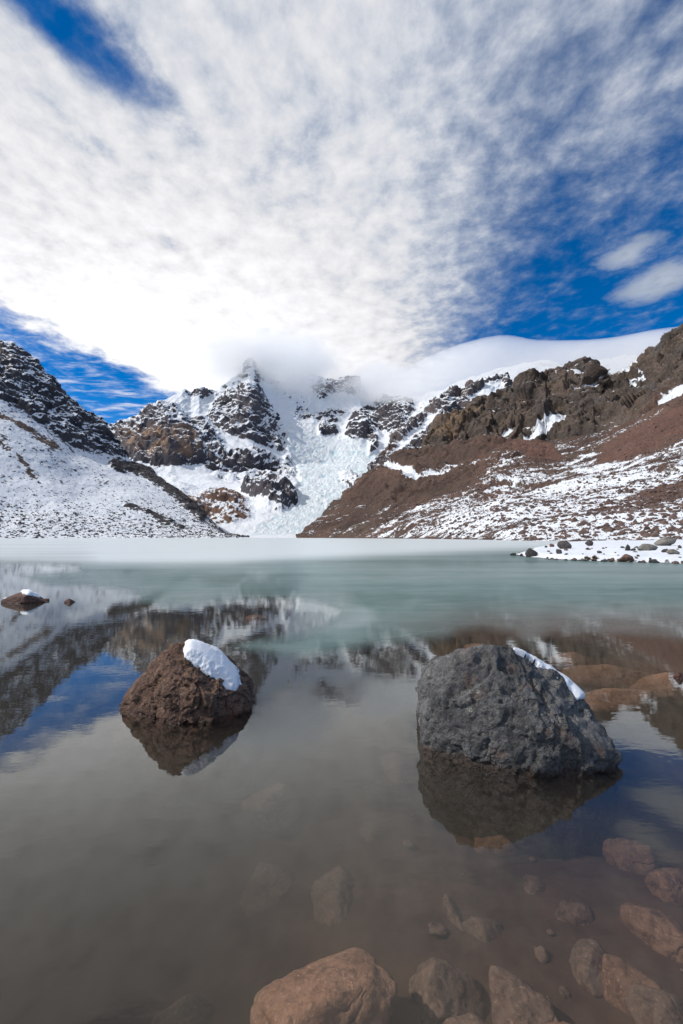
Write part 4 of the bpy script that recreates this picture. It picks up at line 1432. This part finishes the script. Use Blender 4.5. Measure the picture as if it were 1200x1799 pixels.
def spit_place(px_, py_):
    """ground point of the spit seen at that pixel"""
    y = np.geomspace(20, 110, 900)
    x_, y_, z_ = ray(px_, py_)
    t = y / y_
    zz, _ = spit_z(x_ * t, y)
    hit = np.argmax(CAM_H + z_ * t <= np.maximum(zz, 0.0))
    if hit == 0:
        hit = 500
    return np.array([x_ * t[hit], y[hit], max(zz[hit], 0.0)]), t[hit]


for k, (px_, py_, wpx, hpx, mat, lab) in enumerate(SPIT_ROCKS):
    pt, t = spit_place(px_, py_)
    wd = wpx / FPX * t * 0.5
    hgt = hpx / FPX * t
    o = stone_mesh('boulder' if wpx > 20 else 'rock', (wd * 1.06, wd * 0.75, hgt * 0.72), 300 + k, 4 if wpx > 14 else 3, mat, 10, 1.5, 12)
    o.location = (pt[0], pt[1] + wd * 0.4, pt[2] + hgt * 0.30)
    o.rotation_euler = (0, 0, random.Random(k).uniform(-0.4, 0.4))
    tag(o, lab, 'boulder' if wpx > 20 else 'rock', 'rocks on the snowy spit')

rnd = random.Random(5)
protos = [stone_mesh('stone', (1, 0.8, 0.62), 400 + k, 3, [M_DARK, M_RED, M_DARK, M_TAN][k], 9, 1.4, 12) for k in range(4)]
n_st = 0
for k in range(72):
    near = k < 46
    px_ = rnd.uniform(925, 1215)
    edge_py = float(np.interp(px_, [925, 962, 1050, 1200], [979, 982.5, 986.5, 990.5]))
    py_ = edge_py + rnd.uniform(-1.8, 0.6) if near else rnd.uniform(962, edge_py - 3)
    pt, t = spit_place(px_, py_)
    src = rnd.choice(protos)
    o = src if src.name not in COL.objects or not src.get('used') else src.copy()
    if o is src:
        src['used'] = 1
    else:
        COL.objects.link(o)
    s_ = (rnd.uniform(4.5, 12) if near else rnd.uniform(4, 9)) / FPX * t * 0.5
    o.scale = (s_ * rnd.uniform(0.9, 1.5), s_, s_ * rnd.uniform(0.7, 1.1))
    o.location = (pt[0], pt[1], pt[2] + 0.25 * s_)
    o.rotation_euler = (0, 0, rnd.uniform(0, 6.28))
    if near:
        tag(o, 'small stone in the row along the near waterline of the spit', 'stone', 'small stones along the spit waterline')
    else:
        tag(o, 'small stone half buried in the snow on top of the spit', 'stone', 'small stones in the spit snow')
for p_ in protos:
    if 'used' in p_:
        del p_['used']
for o in COL.objects:
    if 'used' in o:
        del o['used']


def grass_mat():
    m, n, o = new_mat('dry_grass')
    nz = n.noise(n.node('ShaderNodeTexCoord').outputs['Object'], 6, 3)
    bs = n.node('ShaderNodeBsdfPrincipled', {'Base Color': n.mix(nz, (0.11, 0.06, 0.025), (0.26, 0.16, 0.07)), 'Roughness': 0.9})
    m.node_tree.links.new(bs.outputs[0], o.inputs[0])
    return m


MG = grass_mat()
for k, (px_, py_, wpx, hpx, lab) in enumerate([
        (1033, 983.5, 12, 9, 'rusty dry grass tuft on the near shore of the spit, left of its pair'),
        (1046, 982.5, 11, 9, 'rusty dry grass tuft on the near shore of the spit, right of its pair'),
        (1034, 966, 10, 5, 'orange dry grass tuft below the round dark boulder on the spit')]):
    pt, t = spit_place(px_, py_)
    rr = random.Random(900 + k)
    wd, hg = wpx / FPX * t * 0.5, hpx / FPX * t
    vs, fs = [], []
    for b in range(260):
        a, q = rr.uniform(0, 6.283), math.sqrt(rr.random())
        bx, by = math.cos(a) * q * wd * 0.55, math.sin(a) * q * wd * 0.55
        L = hg * rr.uniform(0.55, 1.1) * (1.1 - 0.5 * q)
        ox, oy = bx * 0.9 + rr.gauss(0, 0.1) * wd, by * 0.9 + rr.gauss(0, 0.1) * wd
        ww = 0.012
        i = len(vs)
        vs += [(bx - ww, by, 0), (bx + ww, by, 0), (bx + ox * 0.4 + ww * .6, by + oy * 0.4, L * 0.6), (bx + ox, by + oy, L)]
        fs += [(i, i + 1, i + 2), (i, i + 2, i + 3)]
    o = mesh_obj('grass_tuft', vs, fs, MG, smooth=False)
    o.location = (pt[0], pt[1], pt[2] - 0.02)
    tag(o, lab, 'grass tuft', 'grass tufts on the spit')


# ================================================================== CLOUDS ON THE PEAKS
def cloud_mat(name, density, wl, mode):
    m, n, o = new_mat(name)
    v = n.node('ShaderNodeVolumeScatter', {'Color': (1, 1, 1), 'Anisotropy': 0.0})
    pos = n.node('ShaderNodeNewGeometry').outputs['Position']
    nz = n.noise(pos, 1.0 / wl, 4, 0.55)
    if mode == 'puff':                    # object space is the unit ball
        q = n.node('ShaderNodeVectorMath', {0: n.node('ShaderNodeTexCoord').outputs['Object']}, operation='LENGTH').outputs['Value']
        fall = n.ss(n.add(q, n.mul(n.sub(nz, 0.5), 1.1)), 0.95, 0.30)
        dn = n.mul(fall, density)
    else:                                 # cap: thins out towards its left end
        px_ = n.node('ShaderNodeSeparateXYZ', {0: pos}).outputs[0]
        fall = n.ss(n.add(px_, n.mul(n.sub(nz, 0.5), 500.0)), 60.0, 420.0)
        dn = n.mul(n.mul(fall, n.lin(nz, 0.3, 0.7, 0.65, 1.25)), density)
    n.set(v, 'Density', dn)
    m.node_tree.links.new(v.outputs[0], o.inputs['Volume'])
    return m


def cap_cloud():
    px = np.linspace(612, 1420, 120)
    top = itp(px, [(612, 702), (640, 690), (700, 657), (760, 632), (800, 617), (850, 605), (880, 603), (905, 611), (940, 613), (1010, 612),
                   (1060, 605), (1120, 592), (1190, 583), (1420, 565)])
    bot = itp(px, [(612, 706), (640, 705), (700, 704), (760, 694), (850, 672), (900, 690), (1000, 690), (1420, 690)])
    dep = itp(px, [(612, 2250), (760, 2050), (1000, 1950), (1420, 1900)])
    k = 28
    rings = []
    for i in range(len(px)):
        T, B = P(px[i], top[i], dep[i]), P(px[i], bot[i], dep[i])
        cen = (T + B) / 2
        hz = (T[2] - B[2]) / 2
        dy = 60 + 160 * sstep(np.array(px[i]), 612, 760)
        a = np.linspace(0, 2 * math.pi, k, endpoint=False)
        ring = np.stack([np.full(k, cen[0]), cen[1] + dy * np.cos(a), cen[2] + hz * np.sin(a)], -1)
        rings.append(ring)
    g = np.array(rings)
    g = smooth_rows(g, 6)
    n_, k_ = g.shape[:2]
    idx = np.arange(n_ * k_).reshape(n_, k_)
    f_ = np.stack([idx[:-1], idx[1:], np.roll(idx, -1, 1)[1:], np.roll(idx, -1, 1)[:-1]], -1).reshape(-1, 4)
    vs = np.concatenate([g.reshape(-1, 3), [g[0].mean(0)], [g[-1].mean(0)]])
    c0, c1 = n_ * k_, n_ * k_ + 1
    caps = [(c0, idx[0, j], idx[0, (j + 1) % k_], c0) for j in range(k_)] + [(c1, idx[-1, (j + 1) % k_], idx[-1, j], c1) for j in range(k_)]
    bm = bmesh.new()
    bv = [bm.verts.new(v) for v in vs]
    for q in f_:
        bm.faces.new([bv[i] for i in q])
    for q in caps:
        bm.faces.new([bv[i] for i in q[:3]])
    bmesh.ops.recalc_face_normals(bm, faces=bm.faces)
    me = bpy.data.meshes.new('cap_cloud')
    bm.to_mesh(me)
    bm.free()
    me.materials.append(cloud_mat('cap_cloud_vapour', 0.0055, 260.0, 'cap'))
    o = bpy.data.objects.new('cap_cloud', me)
    COL.objects.link(o)
    tag(o, 'smooth white cap cloud rolling over the right mountain ridge', 'cloud')


def mist(px_, py_, dep, rx, ry, rdep, dens, wl, lab, seed):
    c_ = P(px_, py_, dep)
    d_, f_ = ico(4)
    ext = np.array([rx / FPX * dep, rdep, ry / FPX * dep])
    o = mesh_obj('mist_cloud', d_, f_, cloud_mat('mist_vapour_%d' % seed, dens, wl, 'puff'))
    o.location = c_
    o.scale = ext
    tag(o, lab, 'cloud')


cap_cloud()
mist(505, 650, 2560, 120, 84, 300, 0.0085, 170.0, 'round grey mist cloud clinging to the right side of the snowy peak', 801)
mist(420, 632, 2330, 105, 62, 150, 0.0085, 120.0, 'thin mist veil on the left side of the snowy peak', 802)
mist(655, 686, 2650, 100, 50, 280, 0.009, 150.0, 'ragged mist hanging under the left end of the smooth cap cloud', 803)
